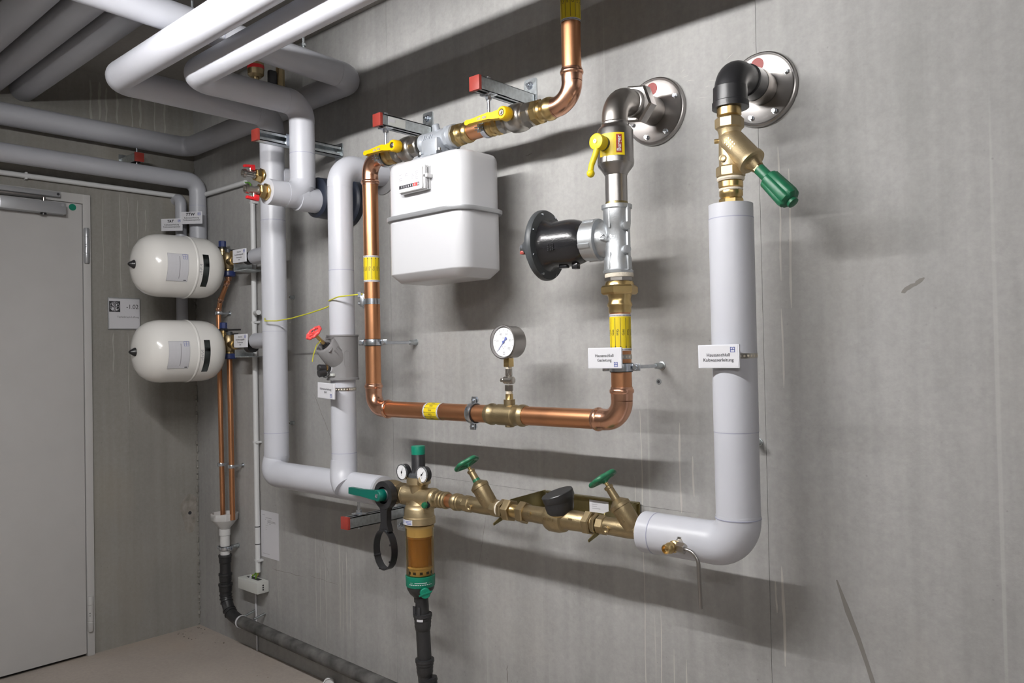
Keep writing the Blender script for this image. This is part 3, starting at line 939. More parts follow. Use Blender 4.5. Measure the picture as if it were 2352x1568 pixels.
# ---------------------------------------------------------------- rail brackets
def strut(x, z, yfront, label, rod=None, ring=None, open_dir='down', dz=None, second=False):
    """channel rail on a wall plate with a red end cap"""
    T = Thing('rail_bracket', label, 'bracket', (x, 0, z - 0.02), 'red-capped rail brackets')
    L = -yfront
    w, h, t = 0.038, 0.040, 0.003
    mb = MB()
    yc = -(L - 0.012) / 2 - 0.006
    ln = L - 0.016
    if open_dir == 'down':
        mb.box((x, yc, z + h / 2 - t / 2), (w, ln, t))
        for s in (-1, 1):
            mb.box((x + s * (w / 2 - t / 2), yc, z), (t, ln, h))
            mb.box((x + s * (w / 2 - 0.006), yc, z - h / 2 + t / 2), (0.012, ln, t))
    elif open_dir == 'up':
        mb.box((x, yc, z - h / 2 + t / 2), (w, ln, t))
        for s in (-1, 1):
            mb.box((x + s * (w / 2 - t / 2), yc, z), (t, ln, h))
            mb.box((x + s * (w / 2 - 0.006), yc, z + h / 2 - t / 2), (0.012, ln, t))
    else:
        mb.box((x - w / 2 + t / 2, yc, z), (t, ln, h))
        for s in (-1, 1):
            mb.box((x, yc, z + s * (h / 2 - t / 2)), (w, ln, t))
            mb.box((x + w / 2 - t / 2, yc, z + s * (h / 2 - 0.006)), (t, ln, 0.012))
    T.part('channel', mb, 'galv')
    T.part('end_cap', MB().box((x, yfront + 0.006, z), (w + 0.004, 0.012, h + 0.004), bev=0.002), 'red', label='red plastic end cap')
    pl = T.part('base_plate', MB().prism(rrect(0.052, 0.105, 0.008), (x, 0.0, z + (0.022 if open_dir == 'down' else -0.018)), EX, EZ, 0.005), 'galv')
    zb_ = z + (0.052 if open_dir == 'down' else -0.050)
    T.part('base_bolt', MB().lathe((x, -0.005, zb_), -EY, [(0, 0.013), (0.002, 0.013)], 18).hexa((x, -0.007, zb_), (x, -0.015, zb_), 0.0085).cyl((x, -0.015, zb_), (x, -0.022, zb_), 0.005, 12), 'zinc', pl)
    return T

T = strut(1.808, 2.160, -0.240, 'red-capped rail bracket above the left yellow gas valve', )
T.part('rail_sticker', MB().box((1.8275, -0.165, 2.160), (0.001, 0.075, 0.030)), 'boxgrey')
T.part('rail_sticker', MB().box((1.8285, -0.190, 2.162), (0.0006, 0.03, 0.012)), 'faint')
T.part('hanger_nut', MB().box((1.808, GY, 2.1375), (0.042, 0.034, 0.005), bev=0.001).hexa((1.808, GY, 2.135), (1.808, GY, 2.122), 0.0085), 'zinc')
T.part('hanger_nut', MB().hexa((1.808, GY, 2.180), (1.808, GY, 2.190), 0.0085), 'zinc')
T.part('hanger_rod', MB().cyl((1.808, GY, 2.192), (1.808, GY, ZT + 0.036), 0.005, 12), 'zinc')
clamp_ring(T, (1.806, GY, ZT), EX, GR * 1.18, 0.018, (0, 1, 0.3))
T = strut(2.302, 2.160, -0.262, 'red-capped rail bracket above the right yellow gas valve')
T.part('hanger_nut', MB().box((2.302, GY, 2.1375), (0.042, 0.034, 0.005), bev=0.001).hexa((2.302, GY, 2.135), (2.302, GY, 2.122), 0.0085), 'zinc')
T.part('hanger_nut', MB().hexa((2.302, GY, 2.180), (2.302, GY, 2.190), 0.0085), 'zinc')
T.part('hanger_rod', MB().cyl((2.302, GY, 2.192), (2.302, GY, ZT + 0.036), 0.005, 12), 'zinc')
clamp_ring(T, (2.296, GY, ZT), EX, GR, 0.018, (0, 1, 0.3))
T = strut(1.262, 2.190, -0.385, 'long rail bracket with red cap between the two white vertical pipes', open_dir='side')
T.part('hanger_nut', MB().box((1.2835, -0.245, 2.190), (0.005, 0.036, 0.045), bev=0.001).hexa((1.281, -0.235, 2.190), (1.300, -0.235, 2.190), 0.0085), 'zinc')
T = strut(1.620, 0.765, -0.265, 'red-capped rail bracket under the white pipe left of the filter', open_dir='up')
T.part('hanger_nut', MB().box((1.620, -0.2, 0.789), (0.042, 0.034, 0.005), bev=0.001).hexa((1.620, -0.2, 0.791), (1.620, -0.2, 0.803), 0.0085), 'zinc')
T.part('hanger_rod', MB().cyl((1.620, -0.2, 0.735), (1.620, -0.2, 0.84), 0.005, 12), 'zinc')
# bracket on the door wall between the two pipes
T = Thing('rail_bracket', 'dark rail bracket with a dim red cap between the pipes over the door', 'bracket', (0, -0.40, 2.3), 'red-capped rail brackets')
T.part('channel', MB().box((0.085, -0.352, 2.327), (0.17, 0.036, 0.003)).box((0.085, -0.369, 2.309), (0.17, 0.003, 0.038)).box((0.085, -0.335, 2.309), (0.17, 0.003, 0.038)), 'galv')
T.part('end_cap', MB().box((0.176, -0.352, 2.309), (0.012, 0.042, 0.042), bev=0.002), 'red')
T.part('base_plate', MB().box((0.0025, -0.352, 2.315), (0.005, 0.05, 0.07), bev=0.001), 'galv')
T.part('hanger_rod', MB().cyl((0.150, -0.352, 2.355), (0.150, -0.352, 2.28), 0.005, 10), 'zinc')

# ---------------------------------------------------------------- wall flanges
def flange(name, label, x, z, hole_z):
    T = Thing(name, label, 'flange', (x, 0, z - 0.095), 'round steel wall plates')
    T.part('plate', MB().lathe((x, 0, z), -EY, [(0, 0.0955), (0.008, 0.0955), (0.012, 0.094), (0.0135, 0.091), (0.0125, 0.088), (0.011, 0.085), (0.011, 0.03)], 56), 'steel')
    for a in (22, 100, 200, 250, 300):
        if a == 100:
            continue
        c = V((x + 0.074 * math.cos(math.radians(a)), -0.011, z + 0.074 * math.sin(math.radians(a))))
        T.part('bolt', MB().lathe(c, -EY, [(0, 0.0065), (0.0015, 0.0065)], 16).hexa(c, c - EY * 0.009, 0.0055), 'zinc')
    c = V((x - 0.006, -0.0112, z + 0.064))
    T.part('seal_window', MB().lathe(c, -EY, [(0, 0.0175), (0.0006, 0.0175)], 24), 'pink', label='faded red round seal')
    return T
flange('wall_flange', 'steel wall plate behind the steel gas valve elbow', 2.766, 2.026, 0)
flange('wall_flange', 'steel wall plate behind the black elbow', 3.081, 2.013, 0)

# ---------------------------------------------------------------- steel gas valve with elbow
VX = 2.762
T = Thing('gas_main_valve', 'stainless gas valve with elbow, yellow lever and yellow sticker', 'valve', (VX, GY, 1.738))
a = arc_pts((VX, GY, 2.026), -EY, -EZ, 0.062, 14)
T.part('pipe_elbow', MB().tube([(VX, -0.095, 2.026)] + a + [(VX, GY, 1.950)], [0.0335] * 2 + [0.0345] * (len(a) - 1) + [0.0355], 30), 'steel_d')
T.part('union_nut', MB().hexa((VX, -0.075, 2.026), (VX, -0.112, 2.026), 0.049, seg=6, ph=0.35), 'steel')
T.part('union_ring', MB().lathe((VX, -0.10, 2.026), -EY, [(0, 0.044), (0.010, 0.044), (0.012, 0.038), (0.026, 0.037), (0.027, 0.035)], 32), 'steel')
T.part('wall_stub', MB().lathe((VX, -0.012, 2.026), -EY, [(0, 0.0395), (0.05, 0.0395), (0.066, 0.038)], 32), 'steel_d')
T.part('valve_body', MB().lathe((VX, GY, 1.957), -EZ, [(0, 0.0345), (0.004, 0.037), (0.008, 0.0365), (0.012, 0.038), (0.018, 0.044), (0.024, 0.0475), (0.10, 0.0475), (0.1005, 0.0482), (0.112, 0.0482), (0.1125, 0.0475), (0.118, 0.0465), (0.134, 0.034), (0.138, 0.0315), (0.142, 0.030)], 40), 'steel')
T.part('lower_pipe', MB().cyl((VX, GY, 1.823), (VX, GY, 1.738), 0.0292, 32), 'steel')
T.part('sealing_thread', MB().lathe((VX, GY, 1.737), EZ, [(0, 0.0300), (0.006, 0.0298), (0.008, 0.0290)], 28), 'gold')
# sticker wrapped on the body, facing the viewer
fd = V((0.25, -1, 0)).normalized()
sr = 0.0482
def patch(mb, p, d, front, r, ax0, ax1, s0, s1, n=10):
    vs = []
    for i in range(n + 1):
        s_ = s0 + (s1 - s0) * i / n
        vs += [on_cyl(p, d, front, r, ax0, s_), on_cyl(p, d, front, r, ax1, s_)]
    return mb.add(vs, [(2 * i, 2 * i + 2, 2 * i + 3, 2 * i + 1) for i in range(n)])
P0 = V((VX, GY, 1.888))
st = T.part('sticker', patch(MB(), P0, EZ, fd, sr, -0.029, 0.030, -0.030, 0.042, 16), 'yellow_s')
T.part('sticker_field', patch(MB(), P0, EZ, fd, sr + 0.0004, -0.023, 0.025, 0.0195, 0.0345, 6), 'red', st)
vs, fs = text2d('Burger', 0.0150, 'CENTER', bold=0.0003)
T.part('sticker_word', MB().add([on_cyl(P0, EZ, fd, sr + 0.0011, 0.001 + x * 0.98, 0.0275 - y) for x, y in vs], fs), 'paper', st)
# lever
sx = V((VX - 0.004, GY, 1.892))
T.part('stem', MB().cyl(sx - EY * 0.045, sx - EY * 0.056, 0.019, 24), 'darkgrey')
h = MB().lathe(sx - EY * 0.054, -EY, [(0, 0.019), (0.012, 0.0205), (0.026, 0.0215), (0.028, 0.0205), (0.029, 0.018)], 28)
h.tube([sx + V((0.0, -0.074, -0.012)), sx + V((-0.006, -0.078, -0.035)), sx + V((-0.012, -0.086, -0.060)), sx + V((-0.013, -0.089, -0.076))], [0.0085, 0.008, 0.0075, 0.0075], 14)
h.sphere(sx + V((-0.013, -0.089, -0.082)), 0.0105, 16, 10)
hd = T.part('handle', h, 'yellow_s', label='yellow lever handle pointing down')
T.part('handle_screw', MB().lathe(sx - EY * 0.0825, -EY, [(0, 0.0055), (0.004, 0.005), (0.004, 0.0026), (0.002, 0.002)], 14), 'zinc', hd)

# ---------------------------------------------------------------- gas regulator
T = Thing('gas_regulator', 'cast gas pressure regulator with a black dome pointing left', 'regulator', (VX, GY, 1.55))
RZ = 1.650
body = MB().lathe((VX, GY, 1.556), EZ, [(0, 0.034), (0, 0.0395), (0.006, 0.0405), (0.009, 0.0375), (0.040, 0.036), (0.046, 0.033), (0.125, 0.033), (0.130, 0.036), (0.168, 0.0365), (0.171, 0.0405), (0.180, 0.0405), (0.182, 0.034)], 36)
body.lathe((VX, GY, RZ), -EX, [(0, 0.020), (0.016, 0.032), (0.030, 0.041), (0.048, 0.047), (0.060, 0.049)], 36)
body.lathe((VX, GY, RZ), EX, [(0, 0.034), (0.012, 0.031), (0.022, 0.022), (0.028, 0.0)], 30)
bd = T.part('cast_body', body, 'alu')
T.part('cast_rib', MB().box((VX, GY - 0.0355, 1.700), (0.005, 0.004, 0.052), bev=0.001).box((VX, GY - 0.0355, 1.588), (0.005, 0.004, 0.045), bev=0.001), 'alu', bd)
T.part('cast_rib', MB().box((VX + 0.036, GY - 0.004, 1.648), (0.008, 0.012, 0.170), bev=0.002), 'alu', bd)
for z in (1.676, 1.615):
    T.part('boss', MB().lathe((VX + 0.030, GY - 0.010, z), V((0.8, -0.6, 0)), [(0, 0.012), (0.012, 0.011), (0.018, 0.0105), (0.0185, 0.0085)], 20), 'alu', bd)
mb = MB()
o_ = V((VX - 0.034, GY - 0.0475, RZ))
mb.box(o_ + V((0.015, 0.004, 0.004)), (0.014, 0.004, 0.0025), Matrix.Rotation(-0.5, 3, 'Y'))
mb.box(o_ + V((0.015, 0.004, 0.010)), (0.014, 0.004, 0.0025), Matrix.Rotation(0.5, 3, 'Y'))
mb.box(o_ + V((0.015, 0.004, -0.004)), (0.016, 0.004, 0.0025))
T.part('cast_arrow', mb, 'alu', bd)
REGB = set(bpy.data.objects)
T.part('coupling_ring', MB().lathe((VX - 0.058, GY, RZ), -EX, [(0, 0.049), (0.000, 0.0560), (0.006, 0.0575), (0.008, 0.0545), (0.050, 0.0535), (0.052, 0.050)], 44), 'alu')
for k in range(4):
    a_ = math.radians(20 + k * 90)
    T.part('ring_lug', MB().box((VX - 0.088, GY + 0.054 * math.cos(a_), RZ + 0.054 * math.sin(a_)), (0.040, 0.012, 0.006), Matrix.Rotation(a_ + math.pi / 2, 3, 'X'), 0.001), 'alu')
dome = MB().lathe((VX - 0.104, GY, RZ), -EX, [(0, 0.044), (0.004, 0.048), (0.020, 0.057), (0.040, 0.0625), (0.060, 0.0645), (0.110, 0.0625), (0.126, 0.064), (0.140, 0.071), (0.152, 0.082)], 44)
T.part('dome', dome, 'black_cast', label='glossy black dome')
T.part('diaphragm_flange', MB().lathe((VX - 0.246, GY, RZ), -EX, [(0, 0.072), (0.004, 0.0955), (0.010, 0.0985), (0.020, 0.0985), (0.026, 0.094), (0.034, 0.060), (0.036, 0.0)], 52), 'darkgrey')
for k in range(8):
    a_ = math.radians(22 + 45 * k)
    T.part('flange_screw', MB().cyl((VX - 0.2495, GY + 0.0885 * math.cos(a_), RZ + 0.0885 * math.sin(a_)), (VX - 0.244, GY + 0.0885 * math.cos(a_), RZ + 0.0885 * math.sin(a_)), 0.0032, 10), 'zinc')
T.part('diaphragm_cap', MB().lathe((VX - 0.272, GY, RZ), -EX, [(0, 0.085), (0.020, 0.070), (0.034, 0.040), (0.050, 0.022), (0.066, 0.018)], 36), 'darkgrey')
T.part('vent_plug', MB().lathe((VX - 0.334, GY, RZ - 0.002), -EX, [(0, 0.013), (0.016, 0.013), (0.020, 0.011), (0.022, 0.0)], 24), 'zinc')
T.part('vent_seal', MB().box((VX - 0.345, GY - 0.004, RZ - 0.014), (0.016, 0.016, 0.010), bev=0.003), 'red')
T.part('vent_nozzle', MB().box((VX - 0.142, GY - 0.01, RZ - 0.066), (0.020, 0.020, 0.016), bev=0.003).box((VX - 0.185, GY - 0.01, RZ - 0.064), (0.03, 0.018, 0.010), bev=0.003), 'black_cast')
mb = MB()
for k in range(4):
    for j in range(3):
        mb.box((VX - 0.19 - j * 0.008, GY - 0.0635, RZ - 0.008 - k * 0.005), (0.005, 0.003, 0.003))
T.part('cast_lettering', mb, 'black_cast')
# the dome side is turned a little towards the room and sits close to the body
pv_ = V((VX, GY, RZ)) - T.loc
Rr = Matrix.Rotation(math.radians(9), 3, 'Z')
for ob in set(bpy.data.objects) - REGB:
    for vv_ in ob.data.vertices:
        d_ = vv_.co - pv_
        d_.x = d_.x * 0.85
        vv_.co = pv_ + Rr @ d_
# brass union below
T = Thing('brass_union', 'brass union with a large hexagon under the gas regulator', 'fitting', (XR, GY, 1.45))
T.part('hemp_wrap', MB().lathe((XR, GY, 1.556), -EZ, [(0, 0.0375), (0.007, 0.0380), (0.011, 0.0370)], 28), 'hemp')
T.part('collar', MB().hexa((XR, GY, 1.546), (XR, GY, 1.533), 0.0365, seg=8), 'steel_d')
T.part('shoulder', MB().lathe((XR, GY, 1.534), -EZ, [(0, 0.0355), (0.006, 0.0385), (0.013, 0.0395)], 36), 'brass')
T.part('hexagon', MB().hexa((XR, GY, 1.524), (XR, GY, 1.500), 0.0425, seg=6, ph=0.25), 'brass')
T.part('press_socket', MB().lathe((XR, GY, 1.502), -EZ, [(0, 0.0335), (0.010, 0.0300), (0.020, 0.0295), (0.026, 0.0325), (0.031, 0.0330), (0.036, 0.0300), (0.050, 0.0298), (0.050, 0.0272)], 36, cap=(True, False)), 'brass')

# ---------------------------------------------------------------- pressure gauge
GX = 2.363
T = Thing('pressure_gauge', 'round steel pressure gauge reading zero, on a small nickel stopcock', 'gauge', (GX, GY, 1.205))
gz = 1.3855
gy0 = GY + 0.030
T.part('case', MB().lathe((GX, gy0, gz), -EY, [(0, 0.044), (0.003, 0.0475), (0.045, 0.0475), (0.047, 0.0505), (0.054, 0.0510), (0.057, 0.0500), (0.0575, 0.0475), (0.052, 0.0455), (0.0485, 0.0445), (0.0485, 0.0)], 56), 'steel')
yd = gy0 - 0.0490
dl = T.part('dial', MB().lathe((GX, yd, gz), -EY, [(0, 0.0435), (0.0004, 0.0435)], 48), 'glass')
mb = MB()
o_ = V((GX, yd - 0.0008, gz))
for k in range(51):
    a_ = math.radians(225 - 270 * k / 50)
    r0, w_ = (0.034, 0.0005) if k % 5 == 0 else (0.0365, 0.00022)
    if k % 10 == 0:
        r0, w_ = 0.0325, 0.0006
    c_, s_ = math.cos(a_), math.sin(a_)
    u_, v_ = V((c_, 0, s_)), V((-s_, 0, c_))
    mb.add([o_ + u_ * r0 - v_ * w_, o_ + u_ * 0.0395 - v_ * w_, o_ + u_ * 0.0395 + v_ * w_, o_ + u_ * r0 + v_ * w_], [(0, 1, 2, 3)])
for k, t_ in enumerate(('0', '20', '40', '60', '80', '100')):
    a_ = math.radians(225 - 54 * k)
    rr_ = 0.0255 if k not in (0, 5) else 0.027
    flat_text(mb, t_, 0.0095, o_ + V((rr_ * math.cos(a_), 0, rr_ * math.sin(a_))), EX, EZ)
flat_text(mb, 'mbar', 0.005, o_ + V((-0.001, 0, 0.012)), EX, EZ)
bar(mb, -0.006, -0.0155, -0.003, -0.0135, o_, EX, EZ)
bar(mb, 0.003, -0.0155, 0.006, -0.0135, o_, EX, EZ)
bar(mb, -0.001, -0.021, 0.001, -0.018, o_, EX, EZ)
bar(mb, -0.004, -0.0315, 0.004, -0.0295, o_, EX, EZ)
bar(mb, -0.0045, -0.037, 0.0045, -0.035, o_, EX, EZ)
T.part('dial_print', mb, 'greyink', dl)
a_ = math.radians(228)
u_, v_ = V((math.cos(a_), 0, math.sin(a_))), V((-math.sin(a_), 0, math.cos(a_)))
o2 = o_ - EY * 0.0012
T.part('pointer', MB().add([o2 + u_ * 0.036 - v_ * 0.0003, o2 + u_ * 0.036 + v_ * 0.0003, o2 + v_ * 0.0014, o2 - u_ * 0.006 + v_ * 0.0016, o2 - u_ * 0.016 + v_ * 0.0050, o2 - u_ * 0.018, o2 - u_ * 0.016 - v_ * 0.0050, o2 - u_ * 0.006 - v_ * 0.0016, o2 - v_ * 0.0014], [(0, 1, 2, 3, 4, 5, 6, 7, 8)]).lathe(o2, -EY, [(0, 0.0042), (0.002, 0.0038)], 18), 'blueink', dl)
T.part('square_shank', MB().box((GX, GY, 1.3245), (0.022, 0.022, 0.026), bev=0.002), 'brass')
T.part('thread_paste', MB().lathe((GX, GY, 1.312), -EZ, [(0, 0.0085), (0.003, 0.0095), (0.008, 0.0085)], 18), 'hemp')
cock = MB().lathe((GX, GY, 1.306), -EZ, [(0, 0.0095), (0.001, 0.0105), (0.020, 0.0105), (0.022, 0.0085), (0.030, 0.009), (0.042, 0.009), (0.044, 0.0075), (0.046, 0.0075)], 24)
cock.lathe((GX - 0.018, GY, 1.272), EX, [(0, 0.009), (0.002, 0.011), (0.034, 0.011), (0.036, 0.008)], 22)
T.part('stopcock', cock, 'nickel')
T.part('stopcock_key', MB().lathe((GX - 0.016, GY, 1.272), -EX, [(0, 0.008), (0.004, 0.009), (0.008, 0.0055), (0.016, 0.0055), (0.017, 0.004)], 16), 'nickel')
T.part('hex_nut', MB().hexa((GX, GY, 1.258), (GX, GY, 1.240), 0.0115), 'nickel')
T.part('hemp_wrap', MB().lathe((GX, GY, 1.241), -EZ, [(0, 0.0095), (0.008, 0.010), (0.010, 0.009)], 18), 'hemp')
T.part('reducer', MB().lathe((GX, GY, 1.231), -EZ, [(0, 0.0112), (0.018, 0.0115), (0.020, 0.013), (0.030, 0.0135)], 24), 'brass')
T.part('seal_wire', MB().tube([(GX + 0.008, GY - 0.010, 1.316), (GX + 0.012, GY - 0.012, 1.306), (GX + 0.011, GY - 0.014, 1.296), (GX + 0.004, GY - 0.014, 1.284)], 0.0009, 6), 'steel')

# ---------------------------------------------------------------- water service: black elbow and angle-seat valve
EZ2 = 2.012
T = Thing('black_elbow', 'black plastic pipe elbow at the right wall plate', 'elbow', (WX, WY, 1.92))
a = arc_pts((WX, WY + 0.012, EZ2), -EY, -EZ, 0.050, 12)
T.part('elbow_body', MB().tube([(WX, -0.085, EZ2)] + a + [(WX, WY + 0.012, 1.95)], 0.0375, 32), 'black')
T.part('socket', MB().lathe((WX, WY + 0.012, 1.976), -EZ, [(0, 0.0375), (0.002, 0.0400), (0.036, 0.0405), (0.038, 0.0430), (0.052, 0.0432), (0.053, 0.030)], 36), 'black')
T.part('socket', MB().lathe((WX, -0.105, EZ2), EY, [(0, 0.0375), (0.002, 0.041), (0.046, 0.0415), (0.047, 0.037)], 36), 'black')
T.part('steel_collar', MB().lathe((WX, -0.062, EZ2), EY, [(0, 0.0425), (0.012, 0.0435), (0.022, 0.042), (0.05, 0.0405)], 36), 'steel_d')

T = Thing('angle_seat_valve', 'brass angle-seat valve with a long green grip, under the black elbow', 'valve', (WX, WY, 1.692))
VW = WY + 0.004
T.part('threaded_nipple', MB().hexa((WX, VW, 1.926), (WX, VW, 1.902), 0.0275, seg=12), 'brass')
T.part('hexagon', MB().hexa((WX, VW, 1.900), (WX, VW, 1.872), 0.0315, seg=8, ph=0.2), 'bronze_l')
bd = MB().lathe((WX, VW, 1.874), -EZ, [(0, 0.029), (0.012, 0.0255), (0.035, 0.0260), (0.060, 0.0265), (0.085, 0.026), (0.094, 0.028)], 32)
dr = V((0.665, -0.08, -0.74)).normalized()
c0 = V((WX - 0.012, VW, 1.862))
bd.lathe(c0, dr, [(0, 0.018), (0.012, 0.026), (0.030, 0.031), (0.095, 0.0305), (0.099, 0.033), (0.107, 0.033), (0.109, 0.028)], 34)
b_ = T.part('valve_body', bd, 'bronze_l')
T.part('hexagon', MB().hexa((WX, VW, 1.784), (WX, VW, 1.757), 0.0315, seg=8, ph=0.2), 'bronze_l')
T.part('test_plug', MB().cyl((WX - 0.022, VW - 0.006, 1.848), (WX - 0.034, VW - 0.012, 1.848), 0.0055, 14), 'brass', b_)
T.part('test_plug', MB().lathe((WX - 0.006, VW - 0.022, 1.800), V((0.2, -1, 0)), [(0, 0.0085), (0.008, 0.0085), (0.009, 0.006), (0.008, 0.003)], 18), 'bronze_l', b_)
mb = MB()
_, uu, vv = frame(dr, EY)
for i in range(4):
    for j in range(3):
        mb.box(c0 + dr * (0.034 + i * 0.0075) - uu * 0.0298 + vv * (j - 1) * 0.0065, (0.0034, 0.0026, 0.0034), Matrix.Rotation(0.8, 3, 'Y'))
T.part('cast_lettering', mb, 'bronze_l', b_)
c1 = c0 + dr * 0.107
T.part('bonnet', MB().lathe(c1, dr, [(0, 0.029), (0.003, 0.022), (0.010, 0.018), (0.022, 0.014)], 24), 'bronze')
T.part('gland_nut', MB().hexa(c1 + dr * 0.010, c1 + dr * 0.028, 0.0125), 'bronze')
gp = MB()
c2 = c1 + dr * 0.024
seg = 48
prof = [(0, 0.011, 0), (0.002, 0.0135, 0), (0.036, 0.0135, 0), (0.037, 0.021, 0.7), (0.040, 0.0242, 1), (0.102, 0.0268, 1), (0.112, 0.0250, 1), (0.118, 0.0175, 0.3), (0.119, 0.0135, 0), (0.126, 0.0130, 0), (0.128, 0.009, 0)]
d_, u_, v_ = frame(dr, EZ)
vs, fs = [], []
for t_, r_, k_ in prof:
    for i in range(seg):
        a_ = 2 * math.pi * i / seg
        g_ = 1.0 - 0.13 * k_ * max(0.0, math.cos(6 * a_)) ** 3
        vs.append(c2 + d_ * t_ + (u_ * math.cos(a_) + v_ * math.sin(a_)) * r_ * g_)
for k in range(len(prof) - 1):
    for i in range(seg):
        j = (i + 1) % seg
        fs.append((k * seg + i, k * seg + j, (k + 1) * seg + j, (k + 1) * seg + i))
fs.append(tuple(range(seg - 1, -1, -1)))
fs.append(tuple((len(prof) - 1) * seg + i for i in range(seg)))
T.part('grip', gp.add(vs, fs), 'green', label='long fluted green grip')
T.part('hemp_wrap', MB().lathe((WX, VW, 1.757), -EZ, [(0, 0.0315), (0.004, 0.0325), (0.008, 0.030)], 24), 'hemp')
T.part('nipple', MB().hexa((WX, VW, 1.750), (WX, VW, 1.731), 0.0275, seg=10), 'brass')
T.part('hemp_wrap', MB().lathe((WX, VW, 1.731), -EZ, [(0, 0.0275), (0.004, 0.0285), (0.006, 0.027)], 24), 'hemp')
T.part('nipple', MB().lathe((WX, VW, 1.726), -EZ, [(0, 0.027), (0.003, 0.0275), (0.012, 0.0275), (0.016, 0.0245), (0.022, 0.0245)], 28), 'brass')
T.part('hexagon', MB().hexa((WX, VW, 1.708), (WX, VW, 1.686), 0.0275, seg=8), 'brass')

# ================================================================ cold-water line
LY, LZ = -0.2, 0.886
def ring_x(x0, prof, seg=32, z=LZ):
    return MB().lathe((x0, LY, z), EX, prof, seg)

# ball valve with teal lever, left of the filter
T = Thing('ball_valve', 'bronze ball valve with a teal lever between white pipe and filter', 'valve', (1.81, LY, LZ - 0.04))
T.part('valve_body', ring_x(1.762, [(0, 0.030), (0.010, 0.034), (0.026, 0.039), (0.050, 0.042), (0.070, 0.040), (0.086, 0.034), (0.090, 0.031)]), 'bronze')
T.part('union_nut', MB().hexa((1.852, LY, LZ), (1.888, LY, LZ), 0.034, seg=8), 'bronze')
sx = V((1.832, LY, LZ))
T.part('stem_cover', MB().lathe(sx - EY * 0.036, -EY, [(0, 0.026), (0.014, 0.026), (0.022, 0.020), (0.024, 0.018)], 28), 'darkgrey')
h = MB().lathe(sx - EY * 0.056, -EY, [(0, 0.019), (0.003, 0.0205), (0.026, 0.0195), (0.029, 0.017)], 28)
out = [(0.000, 0.018), (-0.030, 0.016), (-0.095, 0.013), (-0.150, 0.014), (-0.162, 0.013), (-0.163, -0.009), (-0.150, -0.010), (-0.095, -0.011), (-0.030, -0.016), (0.0, -0.018)]
h.prism([(x, z - 0.0) for x, z in reversed(out)][::-1], sx - EY * 0.066, EX, EZ, 0.014)
hd = T.part('lever', h, 'teal', label='teal plastic lever')
T.part('lever_screw', MB().lathe(sx - EY * 0.084, -EY, [(0, 0.0075), (0.003, 0.007), (0.003, 0.003), (0.001, 0.002)], 16), 'zinc', hd)

# black filter wrench hanging on the valve
T = Thing('filter_wrench', 'black plastic ring wrench hanging from the ball valve beside the filter', 'wrench', (1.836, -0.262, 0.64))
wy = -0.252
cx, cz = 1.838, LZ
R1 = MB()
n = 36
def ringband(mb, cx, cz, ro, ri, y0, y1, sx_=1.0, a0=0, a1=360, n=36):
    vs, fs = [], []
    full = abs(a1 - a0) >= 360
    m = n if full else n + 1
    for i in range(m):
        a = math.radians(a0 + (a1 - a0) * i / n)
        c_, s_ = math.cos(a) * sx_, math.sin(a)
        vs += [V((cx + ro * c_, y0, cz + ro * s_)), V((cx + ro * c_, y1, cz + ro * s_)), V((cx + ri * c_, y1, cz + ri * s_)), V((cx + ri * c_, y0, cz + ri * s_))]
    for i in range(n):
        j = (i + 1) % m
        for k in range(4):
            k2 = (k + 1) % 4
            fs.append((4 * i + k, 4 * i + k2, 4 * j + k2, 4 * j + k))
    if not full:
        fs += [(0, 1, 2, 3), (4 * n + 3, 4 * n + 2, 4 * n + 1, 4 * n)]
    return mb.add(vs, fs)
ringband(R1, cx, cz, 0.047, 0.029, wy - 0.012, wy + 0.012)
T.part('small_ring', R1, 'black')
hb = MB().prism([(-0.024, 0.020), (-0.017, 0.005), (-0.016, -0.034), (-0.026, -0.062), (0.026, -0.062), (0.016, -0.034), (0.017, 0.005), (0.024, 0.020)], (cx, wy + 0.010, cz - 0.058), EX, EZ, 0.020)
T.part('handle', hb, 'black')
T.part('handle_edge', MB().box((cx, wy - 0.006, cz - 0.118), (0.036, 0.012, 0.006), bev=0.002), 'darkgrey')
T.part('big_ring', ringband(MB(), cx - 0.004, 0.704, 0.068, 0.0635, wy - 0.014, wy + 0.012, 0.72), 'black')
for k, a in enumerate((200, 250, 330, 20)):
    a_ = math.radians(a)
    T.part('grip_rib', MB().box((cx - 0.004 + 0.066 * 0.66 * math.cos(a_), wy - 0.003, 0.703 + 0.066 * math.sin(a_)), (0.005, 0.028, 0.006), Matrix.Rotation(-a_, 3, 'Y'), 0.001), 'black')

# ---------------------------------------------------------------- filter station
FX = 1.948
T = Thing('water_filter', 'bronze water filter with clear amber bowl, black column and two gauges', 'filter', (FX, LY, 0.55))
head = ring_x(1.885, [(0, 0.030), (0, 0.0335), (0.010, 0.034), (0.020, 0.030), (0.060, 0.030), (0.100, 0.031), (0.122, 0.030), (0.124, 0.033), (0.136, 0.0335), (0.138, 0.029)])
head.lathe((FX, LY, 0.950), -EZ, [(0, 0.034), (0.001, 0.0395), (0.022, 0.0400), (0.026, 0.033), (0.040, 0.028), (0.075, 0.028), (0.090, 0.034), (0.096, 0.045), (0.104, 0.0485), (0.128, 0.0495), (0.131, 0.053), (0.152, 0.0535), (0.154, 0.049)], 44)
head.prism([(-0.05, 0.0), (0.05, 0.0), (0.032, 0.05), (-0.032, 0.05)], (FX, LY + 0.02, 0.838), EX, EZ, 0.04)
hb = T.part('cast_head', head, 'bronze_l')
T.part('gauge_boss', MB().cyl((FX + 0.030, LY - 0.018, 0.935), (FX + 0.052, LY - 0.030, 0.948), 0.013, 20), 'bronze_l', hb)
mb = MB()
flat_text(mb, '10', 0.013, (FX - 0.018, LY - 0.0352, 0.939), V((0.9, -0.35, 0)), EZ)
